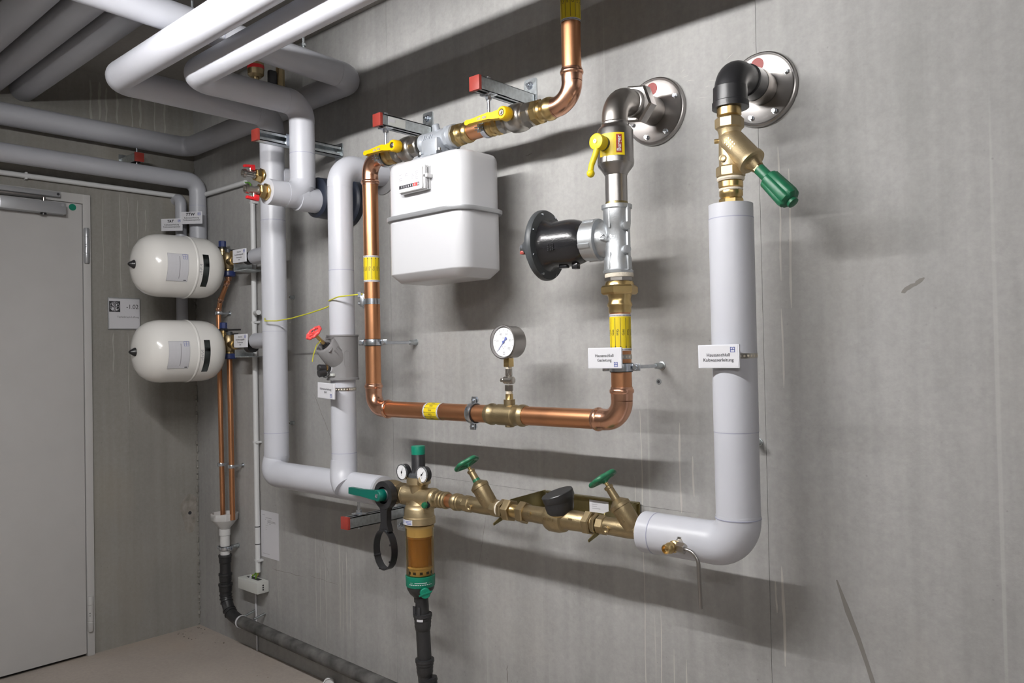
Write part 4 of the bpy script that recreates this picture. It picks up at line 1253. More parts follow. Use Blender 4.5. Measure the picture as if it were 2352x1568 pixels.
T.part('cast_figures', mb, 'brass', hb)
P0 = V((FX, LY, 0.8075))
fdl = V((-0.15, -1, 0)).normalized()
stk = T.part('label_sticker', patch(MB(), P0, EZ, fdl, 0.0538, -0.0085, 0.0085, -0.026, 0.030, 12), 'paper', hb)
mb = MB()
for j, (s0, s1) in enumerate(((-0.024, -0.004), (-0.024, -0.002), (-0.024, -0.006))):
    patch(mb, P0, EZ, fdl, 0.0541, 0.004 - j * 0.004, 0.0052 - j * 0.004, s0, s1, 5)
for j, (s0, s1) in enumerate(((0.001, 0.027), (0.002, 0.026), (0.008, 0.027))):
    patch(mb, P0, EZ, fdl, 0.0541, 0.003 - j * 0.0045, 0.0052 - j * 0.0045, s0, s1, 5)
T.part('sticker_print', mb, 'blueink', stk)
T.part('vent_knob', MB().lathe((2.018, LY - 0.030, LZ - 0.016), V((0.15, -1, -0.1)), [(0, 0.006), (0.004, 0.010), (0.012, 0.0105), (0.016, 0.008), (0.018, 0.0)], 18), 'green', label='small green knob')
T.part('vent_washer', MB().lathe((2.018, LY - 0.026, LZ - 0.016), V((0.15, -1, -0.1)), [(0, 0.012), (0.004, 0.012)], 18), 'black')
# black spring column with green cap
T.part('column_base', MB().lathe((FX, LY, 0.950), EZ, [(0, 0.0345), (0.008, 0.034), (0.014, 0.027)], 36), 'darkgrey')
T.part('column', MB().lathe((FX, LY, 0.962), EZ, [(0, 0.026), (0.002, 0.0245), (0.008, 0.0235), (0.010, 0.0225), (0.062, 0.0228), (0.064, 0.0218)], 36), 'black')
T.part('column_cap', MB().lathe((FX, LY, 1.024), EZ, [(0, 0.0226), (0.026, 0.0232), (0.028, 0.0225), (0.0285, 0.0)], 40), 'ring_green', label='green cap')
for gx, gy, gz, ang, sc in ((1.903, -0.222, 0.9655, 38, 1.0), (2.003, -0.222, 0.9655, -32, 1.0)):
    c = V((gx, gy, gz))
    gq = T.part('small_gauge', MB().lathe(c + EY * 0.010, -EY, [(0, 0.021), (0.002, 0.0255), (0.018, 0.0258), (0.022, 0.0258), (0.023, 0.0235), (0.021, 0.0230), (0.021, 0)], 36), 'black')
    T.part('chrome_bezel', MB().lathe(c - EY * 0.0095, -EY, [(0, 0.0255), (0.001, 0.0268), (0.004, 0.0265), (0.0045, 0.0240)], 36, cap=(True, False)), 'zinc', gq)
    T.part('small_dial', MB().lathe(c - EY * 0.0122, -EY, [(0, 0.0242), (0.0003, 0.0242)], 32), 'glass', gq)
    mb = MB()
    o_ = c - EY * 0.0128
    for k in range(13):
        a_ = math.radians(225 - 270 * k / 12)
        u_, v_ = V((math.cos(a_), 0, math.sin(a_))), V((-math.sin(a_), 0, math.cos(a_)))
        mb.add([o_ + u_ * 0.018 - v_ * 0.0003, o_ + u_ * 0.0215 - v_ * 0.0003, o_ + u_ * 0.0215 + v_ * 0.0003, o_ + u_ * 0.018 + v_ * 0.0003], [(0, 1, 2, 3)])
    flat_text(mb, 'bar', 0.005, o_ - EZ * 0.010, EX, EZ)
    T.part('dial_print', mb, 'greyink', gq)
    a_ = math.radians(90 - (22 if gx < 1.95 else 45))
    u_, v_ = V((math.cos(a_), 0, math.sin(a_))), V((-math.sin(a_), 0, math.cos(a_)))
    o_ = c - EY * 0.0134
    T.part('pointer', MB().add([o_ + u_ * 0.017, o_ - u_ * 0.004 + v_ * 0.0018, o_ - u_ * 0.007, o_ - u_ * 0.004 - v_ * 0.0018], [(0, 1, 2, 3)]).lathe(o_, -EY, [(0, 0.003), (0.0008, 0.0028)], 12), 'ink', gq)
    T.part('gauge_neck', MB().tube([c + EY * 0.006, V((FX + (gx - FX) * 0.5, LY - 0.004, 0.950)), V((FX + (gx - FX) * 0.35, LY, 0.944))], 0.007, 12), 'black', gq)
# bowl: outer shell with wall thickness, inside the mesh cartridge
T.part('bowl', MB().lathe((FX, LY, 0.797), -EZ, [(0, 0.0455), (0, 0.0485), (0.010, 0.0480), (0.172, 0.0468), (0.174, 0.0455), (0.174, 0.0440), (0.012, 0.0452)], 44, cap=(False, False)), 'amber')
T.part('bowl_collar', MB().lathe((FX, LY, 0.792), -EZ, [(0, 0.0425), (0.034, 0.0425), (0.036, 0.040)], 36), mat('cream_cartridge_collar', (0.72, 0.58, 0.32), 0.5))
T.part('cartridge', MB().lathe((FX, LY, 0.757), -EZ, [(0, 0.040), (0.006, 0.041), (0.012, 0.0375), (0.094, 0.0375), (0.098, 0.034)], 40), 'cartridge', label='brown filter mesh cartridge')
for k in range(12):
    a_ = math.radians(30 * k)
    T.part('cartridge_rib', MB().box((FX + 0.0378 * math.cos(a_), LY + 0.0378 * math.sin(a_), 0.702), (0.0018, 0.0022, 0.084), Matrix.Rotation(a_, 3, 'Z')), 'cartridge')
T.part('cartridge_foot', MB().lathe((FX, LY, 0.660), -EZ, [(0, 0.036), (0.003, 0.0405), (0.006, 0.0405), (0.009, 0.036), (0.030, 0.034)], 36), mat('tan_cartridge_foot', (0.55, 0.40, 0.18), 0.45))
for k in range(10):
    a_ = math.radians(36 * k)
    T.part('foot_slot', MB().box((FX + 0.036 * math.cos(a_), LY + 0.036 * math.sin(a_), 0.640), (0.003, 0.009, 0.008), Matrix.Rotation(a_, 3, 'Z')), 'ink')
gr = T.part('month_ring', MB().lathe((FX, LY, 0.629), -EZ, [(0, 0.0475), (0.001, 0.0488), (0.034, 0.0482), (0.036, 0.0470)], 44), 'ring_green', label='green month ring')
mb = MB()
fdl = face_dir(FX, LY)
P0 = V((FX, LY, 0.61))
for k in range(-5, 6):
    s_ = k * 0.0075
    patch(mb, P0, EZ, fdl, 0.0489, -0.006, -0.0035, s_ - 0.0024, s_ + 0.0024, 2)
patch(mb, P0, EZ, fdl, 0.0489, 0.0005, 0.0022, -0.020, 0.022, 8)
patch(mb, P0, EZ, fdl, 0.0489, 0.001, 0.0016, -0.036, -0.026, 3)
patch(mb, P0, EZ, fdl, 0.0489, 0.001, 0.0016, 0.028, 0.036, 3)
T.part('ring_print', mb, 'paper', gr)
T.part('bowl_foot', MB().lathe((FX, LY, 0.594), -EZ, [(0, 0.0460), (0.010, 0.0450), (0.026, 0.0360), (0.036, 0.0260), (0.040, 0.0225), (0.055, 0.0220)], 40), 'black')
dk = V((FX + 0.036, LY - 0.014, 0.580))
dv = V((0.80, -0.58, 0.05)).normalized()
kn = T.part('drain_knob', MB().lathe(dk, dv, [(0, 0.014), (0.006, 0.017), (0.022, 0.0168), (0.024, 0.015), (0.024, 0.0)], 28), 'ring_green', label='green drain knob with a rib')
d_, u_, v_ = frame(dv, EZ)
T.part('knob_rib', MB().box(dk + dv * 0.025, (0.044, 0.004, 0.005), Matrix((d_.cross(V((0.3, 0.1, 0.95)).normalized()), d_, V((0, 0, 1)))).transposed() if False else Matrix.Rotation(math.atan2(dv.y, dv.x) + math.pi / 2, 3, 'Z') @ Matrix.Rotation(-0.3, 3, 'Y'), 0.001), 'ring_green', kn)
# drain pipe under the filter
T = Thing('drain_pipe', 'black drain pipe under the water filter with push-fit sockets', 'pipe', (1.962, -0.2, 0.1))
xd = 1.956
T.part('air_gap_funnel', MB().lathe((xd - 0.002, LY, 0.556), -EZ, [(0, 0.0205), (0.030, 0.0225), (0.062, 0.0225)], 32), 'black')
for dx in (-0.020, 0.004):
    T.part('air_gap_slot', MB().box((xd + dx + 0.004, LY - 0.0225, 0.512), (0.010, 0.004, 0.030)), 'ink')
def socket(T, x, z, y=LY, r=0.0235, lean=0.0):
    q = T.part('socket', MB().lathe((x, y, z), -EZ, [(0, r + 0.001), (0.001, r + 0.0075), (0.010, r + 0.0080), (0.012, r + 0.0055), (0.020, r + 0.0055), (0.022, r + 0.0035), (0.030, r + 0.0045), (0.036, r + 0.003), (0.042, r + 0.004), (0.046, r + 0.0025), (0.054, r + 0.0015), (0.056, r)], 36), 'pipe_black')
    return q
q = socket(T, xd, 0.503)
T.part('socket_tag', patch(MB(), V((xd, LY, 0.486)), EZ, V((0.35, -1, 0)).normalized(), 0.0302, -0.004, 0.004, -0.006, 0.016, 6), 'paper', q)
T.part('pipe', MB().cyl((xd, LY, 0.45), (xd + 0.006, LY, 0.34), 0.0235, 32), 'pipe_black')
q = socket(T, xd + 0.006, 0.356)
T.part('pipe', MB().tube([(xd + 0.006, LY, 0.305), (xd + 0.008, LY, 0.270), (xd + 0.020, LY + 0.010, 0.235), (xd + 0.030, LY + 0.014, 0.20), (xd + 0.030, LY + 0.014, 0.0)], 0.0235, 32), 'pipe_black')
q = T.part('socket', MB().lathe((xd + 0.014, LY + 0.004, 0.292), V((0.22, 0.12, -1)), [(0, 0.0245), (0.001, 0.031), (0.012, 0.0315), (0.014, 0.0285), (0.034, 0.0270), (0.035, 0.0245)], 32), 'pipe_black')
T.part('socket_tag', patch(MB(), V((xd + 0.016, LY + 0.004, 0.279)), EZ, V((0.45, -1, 0)).normalized(), 0.0318, -0.004, 0.004, -0.006, 0.016, 6), 'paper', q)

# ---------------------------------------------------------------- angle valves with green wheels
def wheel(T, c, ax, r, m, spokes=3, lobes=0, depth=0.012, part='hand_wheel'):
    """hand wheel: wavy rim, spokes and hub"""
    c = V(c)
    d, u, v = frame(ax, EX)
    n = 48
    pts = []
    for i in range(n):
        a = 2 * math.pi * i / n
        rr = r * (1 + 0.075 * math.cos(lobes * a)) if lobes else r
        pts.append(c + (u * math.cos(a) + v * math.sin(a)) * rr)
    mb = MB().tube(pts, r * 0.20, 12, closed=True)
    for i in range(spokes):
        a = 2 * math.pi * (i + 0.2) / spokes
        e = c + (u * math.cos(a) + v * math.sin(a)) * r
        mb.tube([c - d * depth * 0.3, c + (e - c) * 0.5 - d * depth * 0.15, e], [r * 0.26, r * 0.20, r * 0.16], 10)
    mb.lathe(c - d * depth * 0.8, d, [(0, r * 0.22), (depth * 1.2, r * 0.26), (depth * 1.4, r * 0.2)], 18)
    w_ = T.part(part, mb, m)
    T.part('wheel_badge', MB().lathe(c + d * depth * 0.55, d, [(0, r * 0.21), (0.0012, r * 0.19)], 18), 'gold' if m != 'red_wheel' else 'zinc', w_)
    return w_

def y_valve(x0, x1, label, band=True):
    """bronze line valve with a slanted bonnet and green wheel"""
    T = Thing('angle_valve', label, 'valve', (x0, LY, LZ - 0.03), 'green-wheeled bronze line valves')
    L = x1 - x0
    h1 = T.part('hexagon', MB().hexa((x0, LY, LZ), (x0 + 0.026, LY, LZ), 0.0245, seg=8), 'bronze')
    T.part('hexagon', MB().hexa((x1 - 0.022, LY, LZ), (x1, LY, LZ), 0.0245, seg=8), 'bronze')
    ax = V((-0.55, -0.12, 0.82)).normalized()
    c = V((x1 - 0.028, LY, LZ - 0.002))
    b = MB().lathe((x0 + 0.02, LY, LZ), EX, [(0, 0.022), (0.012, 0.0235), (L * 0.5, 0.0245), (L - 0.040, 0.023)], 30)
    b.lathe(c, ax, [(0, 0.018), (0.012, 0.0255), (0.070, 0.0265), (0.071, 0.0285), (0.080, 0.0285), (0.083, 0.025), (0.090, 0.0170), (0.094, 0.0125)], 32)
    bd = T.part('valve_body', b, 'bronze')
    T.part('drain_plug', MB().lathe((x0 + 0.040, LY - 0.018, LZ - 0.003), V((0.1, -1, -0.1)), [(0, 0.009), (0.010, 0.009), (0.011, 0.0065), (0.008, 0.004)], 18), 'bronze', bd)
    mb = MB()
    d_, u_, v_ = frame(ax, -EY)
    for i in range(3):
        mb.box(c + ax * (0.036 + 0.011 * i) + u_ * 0.0258, (0.006, 0.0022, 0.006), Matrix.Rotation(0.7, 3, 'Y'))
    T.part('cast_lettering', mb, 'bronze', bd)
    e = c + ax * 0.092
    T.part('gland', MB().lathe(e, ax, [(0, 0.0115), (0.034, 0.0105), (0.036, 0.0125), (0.042, 0.0125), (0.044, 0.008)], 22), 'bronze')
    if band:
        T.part('gland_band', MB().lathe(e + ax * 0.002, ax, [(0, 0.0122), (0.008, 0.0118)], 22), 'green_d')
    T.part('spindle', MB().cyl(e + ax * 0.04, e + ax * 0.067, 0.0050, 14), 'brass')
    wheel(T, e + ax * 0.067, ax, 0.0345, 'green_d', 3, 5, 0.017)
    return T

T = y_valve(2.170, 2.312, 'bronze slanted valve with green wheel, next to the filter')
# couplings left of it, towards the filter
C = Thing('press_fitting', 'bronze press couplings with a copper stub between filter and first green wheel', 'fitting', (2.02, LY, LZ - 0.03))
C.part('collar', ring_x(2.012, [(0, 0.029), (0.020, 0.029), (0.022, 0.0275)]), 'bronze_l')
C.part('hexagon', MB().hexa((2.036, LY, LZ), (2.056, LY, LZ), 0.0265, seg=8), 'bronze')
C.part('coupling', ring_x(2.030, [(0, 0.025), (0.004, 0.0275), (0.006, 0.0275), (0.008, 0.025), (0.030, 0.024), (0.033, 0.0265), (0.038, 0.0265), (0.041, 0.024), (0.047, 0.0275), (0.053, 0.0275), (0.056, 0.0245), (0.062, 0.0242), (0.062, 0.020)]), 'bronze')
C.part('copper_stub', MB().cyl((2.085, LY, LZ), (2.128, LY, LZ), 0.0212, 28), 'copper')
C.part('coupling', ring_x(2.116, [(0, 0.0212), (0, 0.0242), (0.006, 0.0245), (0.009, 0.0275), (0.015, 0.0275), (0.021, 0.024), (0.024, 0.0265), (0.029, 0.0265), (0.032, 0.024), (0.046, 0.024), (0.056, 0.023)]), 'bronze')
T2 = y_valve(2.682, 2.828, 'bronze slanted valve with green wheel, next to the thick white pipe', band=False)

# ---------------------------------------------------------------- water meter with black hood
T = Thing('water_meter', 'bronze water meter under a black capped register', 'meter', (2.52, LY, LZ - 0.04))
T.part('sealing_ring', ring_x(2.312, [(0, 0.021), (0.001, 0.0235), (0.006, 0.0235), (0.007, 0.021)]), 'hemp')
T.part('spacer', ring_x(2.318, [(0, 0.0225), (0.012, 0.0225)]), 'bronze')
T.part('lock_nut', MB().hexa((2.322, LY, LZ), (2.337, LY, LZ), 0.0265, seg=6), 'bronze')
T.part('union_nut', MB().hexa((2.342, LY, LZ), (2.368, LY, LZ), 0.0295, seg=6, ph=0.3), 'bronze')
T.part('sleeve', ring_x(2.364, [(0, 0.022), (0.004, 0.0195), (0.030, 0.0190), (0.040, 0.0195)]), 'brass')
T.part('union_nut', MB().hexa((2.398, LY, LZ), (2.424, LY, LZ), 0.0285, seg=6, ph=0.1), 'bronze')
body = ring_x(2.420, [(0, 0.0215), (0.006, 0.0235), (0.070, 0.0245), (0.088, 0.028), (0.090, 0.036), (0.100, 0.040), (0.130, 0.040), (0.146, 0.036), (0.150, 0.0295), (0.160, 0.0285), (0.230, 0.0270), (0.234, 0.024)])
bd = T.part('meter_body', body, 'bronze')
mb = MB()
for x_ in (2.452, 2.604):
    T.part('cast_boss', MB().box((x_, LY - 0.0235, LZ + 0.006), (0.014, 0.008, 0.010), bev=0.002), 'bronze', bd)
mb = MB()
for k in range(5):
    mb.box((2.518 + k * 0.008, LY - 0.0395, LZ + 0.002), (0.005, 0.003, 0.007))
T.part('cast_lettering', mb, 'bronze', bd)
ax = V((-0.04, -0.10, 0.99)).normalized()
c = V((2.552, LY - 0.004, LZ + 0.012))
T.part('register_base', MB().lathe(c, ax, [(0, 0.034), (0.004, 0.034)], 32), 'brass')
T.part('register', MB().lathe(c + ax * 0.002, ax, [(0, 0.033), (0.006, 0.0375), (0.020, 0.0405), (0.044, 0.0425), (0.048, 0.0425)], 40), 'black')
ax2 = V((-0.22, -0.25, 0.94)).normalized()
lid = T.part('register_lid', MB().lathe(c + ax * 0.051, ax2, [(-0.018, 0.0400), (-0.010, 0.0430), (-0.006, 0.0455), (0.010, 0.0460), (0.012, 0.0445), (0.0122, 0.0)], 40), 'black')
T.part('union_nut', MB().hexa((2.640, LY, LZ), (2.664, LY, LZ), 0.0295, seg=6, ph=0.25), 'bronze')
T.part('spacer', ring_x(2.660, [(0, 0.0245), (0.010, 0.0225), (0.014, 0.0225)]), 'bronze')
T.part('lock_nut', MB().hexa((2.668, LY, LZ), (2.680, LY, LZ), 0.0255, seg=6), 'bronze')

# chromated bracket of the meter
T = Thing('meter_bracket', 'yellow-chromated steel bracket on the wall behind the water meter', 'bracket', (2.52, 0, 0.86))
T.part('back_plate', MB().box((2.515, -0.010, 0.8905), (0.345, 0.004, 0.052)).box((2.515, -0.018, 0.916), (0.345, 0.018, 0.004)).box((2.515, -0.018, 0.866), (0.345, 0.018, 0.004)), 'gold')
for x_ in (2.332, 2.680):
    T.part('side_arm', MB().add([*[V((x_ + s_, y_, z_)) for s_ in (-0.0015, 0.0015) for y_, z_ in ((-0.006, 0.918), (-0.006, 0.862), (-0.185, 0.862), (-0.245, 0.846), (-0.247, 0.852), (-0.195, 0.876), (-0.170, 0.912))]], [tuple(range(7)), tuple(range(13, 6, -1))] + [(i, i + 7, (i + 1) % 7 + 7, (i + 1) % 7) for i in range(7)]), 'gold')
T.part('bolt', MB().lathe((2.630, -0.012, 0.892), -EY, [(0, 0.014), (0.002, 0.014)], 18).hexa((2.630, -0.014, 0.892), (2.630, -0.022, 0.892), 0.009), 'zinc')
T.part('bolt', MB().lathe((2.400, -0.012, 0.892), -EY, [(0, 0.014), (0.002, 0.014)], 18).hexa((2.400, -0.014, 0.892), (2.400, -0.022, 0.892), 0.009), 'zinc')
pp = T.part('type_label', MB().box((2.545, -0.0125, 0.889), (0.070, 0.001, 0.036)), 'paper')
mb = MB()
for k in range(4):
    bar(mb, -0.028, 0.011 - k * 0.006, -0.028 + (0.05, 0.02, 0.018, 0.03)[k], 0.0125 - k * 0.006, (2.548, -0.0133, 0.889), EX, EZ)
T.part('label_print', mb, 'greyink', pp)
T.part('type_label', MB().box((2.375, -0.0125, 0.889), (0.022, 0.001, 0.044)), 'paper')

# ---------------------------------------------------------------- sampling tap on the thick pipe
T = Thing('sampling_tap', 'small brass sampling tap with a bent steel spout on the thick white pipe', 'tap', (2.96, -0.255, 0.76))
c = V((2.956, WY - 0.05, 0.880))
T.part('rosette', MB().lathe(c + EY * 0.003, -EY, [(0, 0.020), (0.003, 0.019), (0.004, 0.014), (0.018, 0.012)], 24), 'nickel')
T.part('tap_body', MB().lathe(c - EY * 0.010, V((-0.12, -1, -0.03)), [(0, 0.012), (0.008, 0.0145), (0.016, 0.0145), (0.018, 0.012), (0.024, 0.012), (0.026, 0.0135), (0.032, 0.0135), (0.034, 0.012), (0.046, 0.0115), (0.047, 0.009), (0.040, 0.0075), (0.036, 0.0)], 26), 'brass')
T.part('spout_nut', MB().hexa(c + V((0.006, -0.022, 0)), c + V((0.028, -0.022, -0.002)), 0.0115), 'nickel')
T.part('spout', MB().tube(path([c + V((0.024, -0.022, -0.002)), c + V((0.062, -0.022, -0.006)), c + V((0.066, -0.022, -0.135))], 0.032, 8), 0.0046, 14), 'steel')

# ================================================================ riser details: valve shell with red wheel
T = Thing('shutoff_valve', 'grey insulated shutoff valve with a coral-red hand wheel on the riser', 'valve', (1.545, -0.205, 1.268))
sx, sy = 1.545, -0.205
T.part('shell', MB().lathe((sx, sy, 1.268), EZ, [(0, 0.052), (0, 0.0585), (0.006, 0.0585), (0.008, 0.0560), (0.014, 0.0555), (0.150, 0.0555), (0.156, 0.0560), (0.158, 0.0585), (0.164, 0.0585), (0.164, 0.050)], 44), 'shell')
br = V((0, -0.73, 0.68)).normalized()
c0 = V((sx, sy - 0.005, 1.330))
bs = T.part('branch_shell', MB().lathe(c0, br, [(0, 0.048), (0.040, 0.046), (0.094, 0.0405), (0.098, 0.037), (0.098, 0.028), (0.088, 0.022)], 40), 'shell')
T.part('clip', MB().box((sx + 0.002, sy - 0.0555, 1.420), (0.040, 0.012, 0.007), bev=0.002), 'shell')
T.part('clip', MB().box((sx + 0.006, sy - 0.0555, 1.288), (0.036, 0.010, 0.010), bev=0.002), 'boxgrey')
d_, u_, v_ = frame(br, EX)
T.part('clip', MB().box(c0 + br * 0.085 + u_ * 0.036 - v_ * 0.01, (0.010, 0.030, 0.006), Matrix.Rotation(0.8, 3, 'X'), 0.002), 'shell', bs)
mb = MB()
for i in range(5):
    for j in range(3):
        mb.box(c0 + br * (0.042 + i * 0.008) + u_ * (0.0435 - i * 0.0006) + v_ * (0.012 - j * 0.010), (0.003, 0.005, 0.006), Matrix.Rotation(0.8, 3, 'X'))
T.part('moulded_lettering', mb, 'shell', bs)
fdv = face_dir(sx, sy)
oc = V((sx, sy, 1.345))
mb = MB()
pts = []
for i in range(24):
    a = 2 * math.pi * i / 24
    ax_ = (0.020 if math.sin(a) > 0 else -0.020) + 0.009 * math.sin(a)
    pts.append(on_cyl(oc, EZ, fdv, 0.0558, ax_, 0.014 + 0.009 * math.cos(a)))
mb.tube(pts, 0.0008, 6, closed=True)
T.part('moulded_oval', mb, 'shell')
T.part('gland', MB().lathe(c0 + br * 0.088, br, [(0, 0.018), (0.006, 0.016), (0.008, 0.010), (0.016, 0.009)], 22), 'black')
T.part('spindle', MB().cyl(c0 + br * 0.095, c0 + br * 0.158, 0.0068, 16), 'brass')
wheel(T, c0 + br * 0.160, br, 0.0270, 'red_wheel', 2, 9, 0.013)
T.part('seal_tag', MB().tube([c0 + br * 0.118 + V((0.006, -0.006, 0)), c0 + br * 0.112 + V((0, -0.024, -0.010)), c0 + br * 0.105 + V((-0.004, -0.040, -0.040)), c0 + br * 0.10 + V((-0.006, -0.048, -0.062))], 0.0018, 6), 'cable')
pc = V((sx - 0.004, sy - 0.052, 1.312))
pv = V((-0.1, -1, 0.06)).normalized()
T.part('drain_plug', MB().lathe(pc, pv, [(0, 0.013), (0.012, 0.013), (0.014, 0.010), (0.020, 0.010), (0.022, 0.012), (0.046, 0.0125), (0.048, 0.011)], 22), 'black')
T.part('plug_ring', MB().lathe(pc + pv * 0.0145, pv, [(0, 0.0112), (0.005, 0.0112)], 20), 'brass')
T.part('plug_gasket', MB().lathe(pc - pv * 0.001, pv, [(0, 0.0165), (0.004, 0.0165)], 22), 'paper')
pv2 = V((-0.15, -0.9, -0.15)).normalized()
T.part('drain_cap', MB().hexa(pc + V((0, -0.020, -0.014)), pc + V((0, -0.020, -0.014)) + pv2 * 0.028, 0.0135, seg=10), 'black')
T.part('cap_strap', MB().tube([pc + V((0.004, -0.012, -0.006)), pc + V((0.010, -0.012, -0.022)), pc + V((0.006, -0.024, -0.032)), pc + V((0.0, -0.030, -0.030))], 0.0026, 8), 'black')

# ---------------------------------------------------------------- drain taps on the white pipes
def drain_tap(c, up_, label):
    c = V(c)
    T = Thing('drain_tap', label, 'tap', c, 'red-levered drain taps')
    T.part('brass_nut', MB().hexa(c, c - EY * 0.012, 0.029, seg=8), 'brass')
    T.part('brass_bush', MB().hexa(c - EY * 0.011, c - EY * 0.036, 0.0225, seg=6, ph=0.2), 'brass')
    T.part('tap_body', MB().lathe(c - EY * 0.034, -EY, [(0, 0.013), (0.004, 0.0165), (0.010, 0.0165), (0.012, 0.013), (0.040, 0.013), (0.042, 0.017), (0.048, 0.0175), (0.052, 0.015), (0.056, 0.015), (0.057, 0.010), (0.048, 0.008)], 26), 'nickel')
    k = c - EY * 0.055
    s = 1 if up_ else -1
    T.part('stem', MB().cyl(k, k + EZ * s * 0.024, 0.006, 14), 'nickel')
    z0 = 0.020
    T.part('lever', MB().box(k + V((0, 0.008, s * (z0 + 0.006))), (0.018, 0.020, 0.018), bev=0.003).box(k + V((0, -0.006, s * (z0 + 0.012))), (0.015, 0.048, 0.011), Matrix.Rotation(s * 0.12, 3, 'X'), 0.003), 'red_lever', label='red lever')
    return T
drain_tap((AX - 0.004, -0.218, 2.097), True, 'nickel drain tap with raised red lever on the tall white pipe')
drain_tap((BX, -0.374, 1.966), False, 'nickel drain tap with lowered red lever, under its twin')

# air vents above the left pipes
T = Thing('air_vent', 'dim brass air vent with red band above the pipes near the ceiling', 'valve', (AX, -0.245, 2.40))
T.part('vent_stem', MB().cyl((AX, -0.245, 2.415), (AX, -0.245, 2.50), 0.012, 18), 'bronze')
T.part('vent_body', MB().lathe((AX, -0.245, 2.495), EZ, [(0, 0.022), (0.010, 0.032), (0.035, 0.033), (0.060, 0.032), (0.066, 0.026)], 28), 'bronze')
T.part('red_band', MB().lathe((AX, -0.245, 2.528), EZ, [(0, 0.0332), (0.0, 0.0338), (0.014, 0.0338), (0.014, 0.0332)], 28), 'red_lever')
T = Thing('air_vent', 'dark brass and black air vent close to the wall above the pipes', 'valve', (AX, -0.145, 2.40))
T.part('vent_stem', MB().hexa((AX + 0.005, -0.136, 2.395), (AX + 0.005, -0.136, 2.56), 0.017, seg=8), 'bronze')
T.part('vent_lever', MB().box((AX + 0.005, -0.174, 2.51), (0.022, 0.036, 0.060), bev=0.008), 'black')

# ================================================================ expansion vessels
def vessel(z, label, tilt=0.0):
    X, Y0, R_ = 0.430, -0.100, 0.1400
    T = Thing('expansion_vessel', label, 'tank', (X, -0.29, z - R_), 'cream expansion vessels')
    ax = -EY
    prof = [(0, 0.022), (0.003, 0.050), (0.012, 0.085), (0.028, 0.111), (0.050, 0.1285), (0.075, 0.1370), (0.100, 0.1395), (0.158, 0.1400)]
    mid = [(0.158, 0.1400), (0.160, 0.1418), (0.164, 0.1425), (0.168, 0.1418), (0.170, 0.1400)]
    end = [(0.170, 0.1400), (0.285, 0.1393), (0.310, 0.1355), (0.335, 0.1265), (0.358, 0.1100), (0.374, 0.0850), (0.384, 0.0500), (0.387, 0.020), (0.3875, 0.0)]
    p = V((X, Y0, z))
    T.part('shell_half', MB().lathe(p, ax, prof, 56, cap=(True, False)), 'warmwhite')
    T.part('shell_half', MB().lathe(p, ax, end, 56, cap=(False, True)), 'warmwhite')
    T.part('weld_seam', MB().lathe(p, ax, mid, 56, cap=(False, False)), 'warmwhite')
    T.part('valve_cap', MB().lathe((X, Y0 - 0.386, z - 0.002), ax, [(0, 0.0195), (0.003, 0.0190), (0.022, 0.0085), (0.027, 0.004), (0.028, 0.0)], 24), 'black', label='small black cone cap')
    f = V((1, 0, -0.10)).normalized()
    rr = 0.1404
    def pt(a0, a1, s0, s1, mb):
        return patch(mb, p, ax, f, rr, a0, a1, s0, s1, 14)
    lb = T.part('data_sheet', pt(0.208, 0.302, -0.068, 0.056, MB()), 'paper')
    def line(mb, a0, a1, s0, s1, r2=0.1407):
        return patch(mb, p, ax, f, r2, a0, a1, s0, s1, 8)
    mb = MB()
    for a in (0.2085, 0.3012):
        line(mb, a, a + 0.0009, -0.068, 0.056)
    for s_ in (-0.068, 0.0551):
        line(mb, 0.208, 0.302, s_, s_ + 0.0009)
    line(mb, 0.2465, 0.2495, -0.055, 0.045)
    T.part('sheet_border', mb, 'greyink', lb)
    mb = MB()
    for k in range(9):
        line(mb, 0.252 + k * 0.0054, 0.2526 + k * 0.0054, -0.066, 0.053)
    for k in range(5):
        line(mb, 0.214 + k * 0.0055, 0.2147 + k * 0.0055, -0.06 + 0.004 * k, 0.028)
    for s_ in (0.008, 0.014, 0.020):
        line(mb, 0.252, 0.300, s_, s_ + 0.0006)
    T.part('sheet_lines', mb, 'faint', lb)
    mb = MB()
    for a0, a1, s0, s1 in ((0.212, 0.2135, -0.052, -0.032) if False else (0.2125, 0.2140, 0.034, 0.054), (0.2330, 0.2345, 0.034, 0.054), (0.2225, 0.2240, 0.034, 0.054)):
        line(mb, a0, a1, s0, s1)
    for s_ in (0.0335, 0.043, 0.0535):
        line(mb, 0.2125, 0.2345, s_, s_ + 0.0012)
    T.part('sheet_logo', mb, 'blueink', lb)
    T.part('sheet_stamp', line(MB(), 0.214, 0.226, -0.064, -0.060), 'ink', lb)
    fl = T.part('foil_label', patch(MB(), p, ax, f, 0.1402, 0.114, 0.142, -0.090, 0.062, 16), 'mirror', label='dark metallic foil strip')
    mb = MB()
    for k in range(9):
        patch(mb, p, ax, f, 0.1404, 0.146 + (k % 2) * 0.003, 0.151 + (k % 3) * 0.004, -0.030 + k * 0.0055, -0.0275 + k * 0.0055, 2)
    T.part('small_print', mb, 'greyink')
    T.part('neck', MB().lathe((X, Y0 + 0.004, z), EY, [(0, 0.028), (0.004, 0.028), (0.006, 0.015), (0.030, 0.014)], 24), 'nickel')
    return T
vessel(1.775, 'upper of the two cream expansion vessels beside the corner')
vessel(1.394, 'lower of the two cream expansion vessels beside the corner')

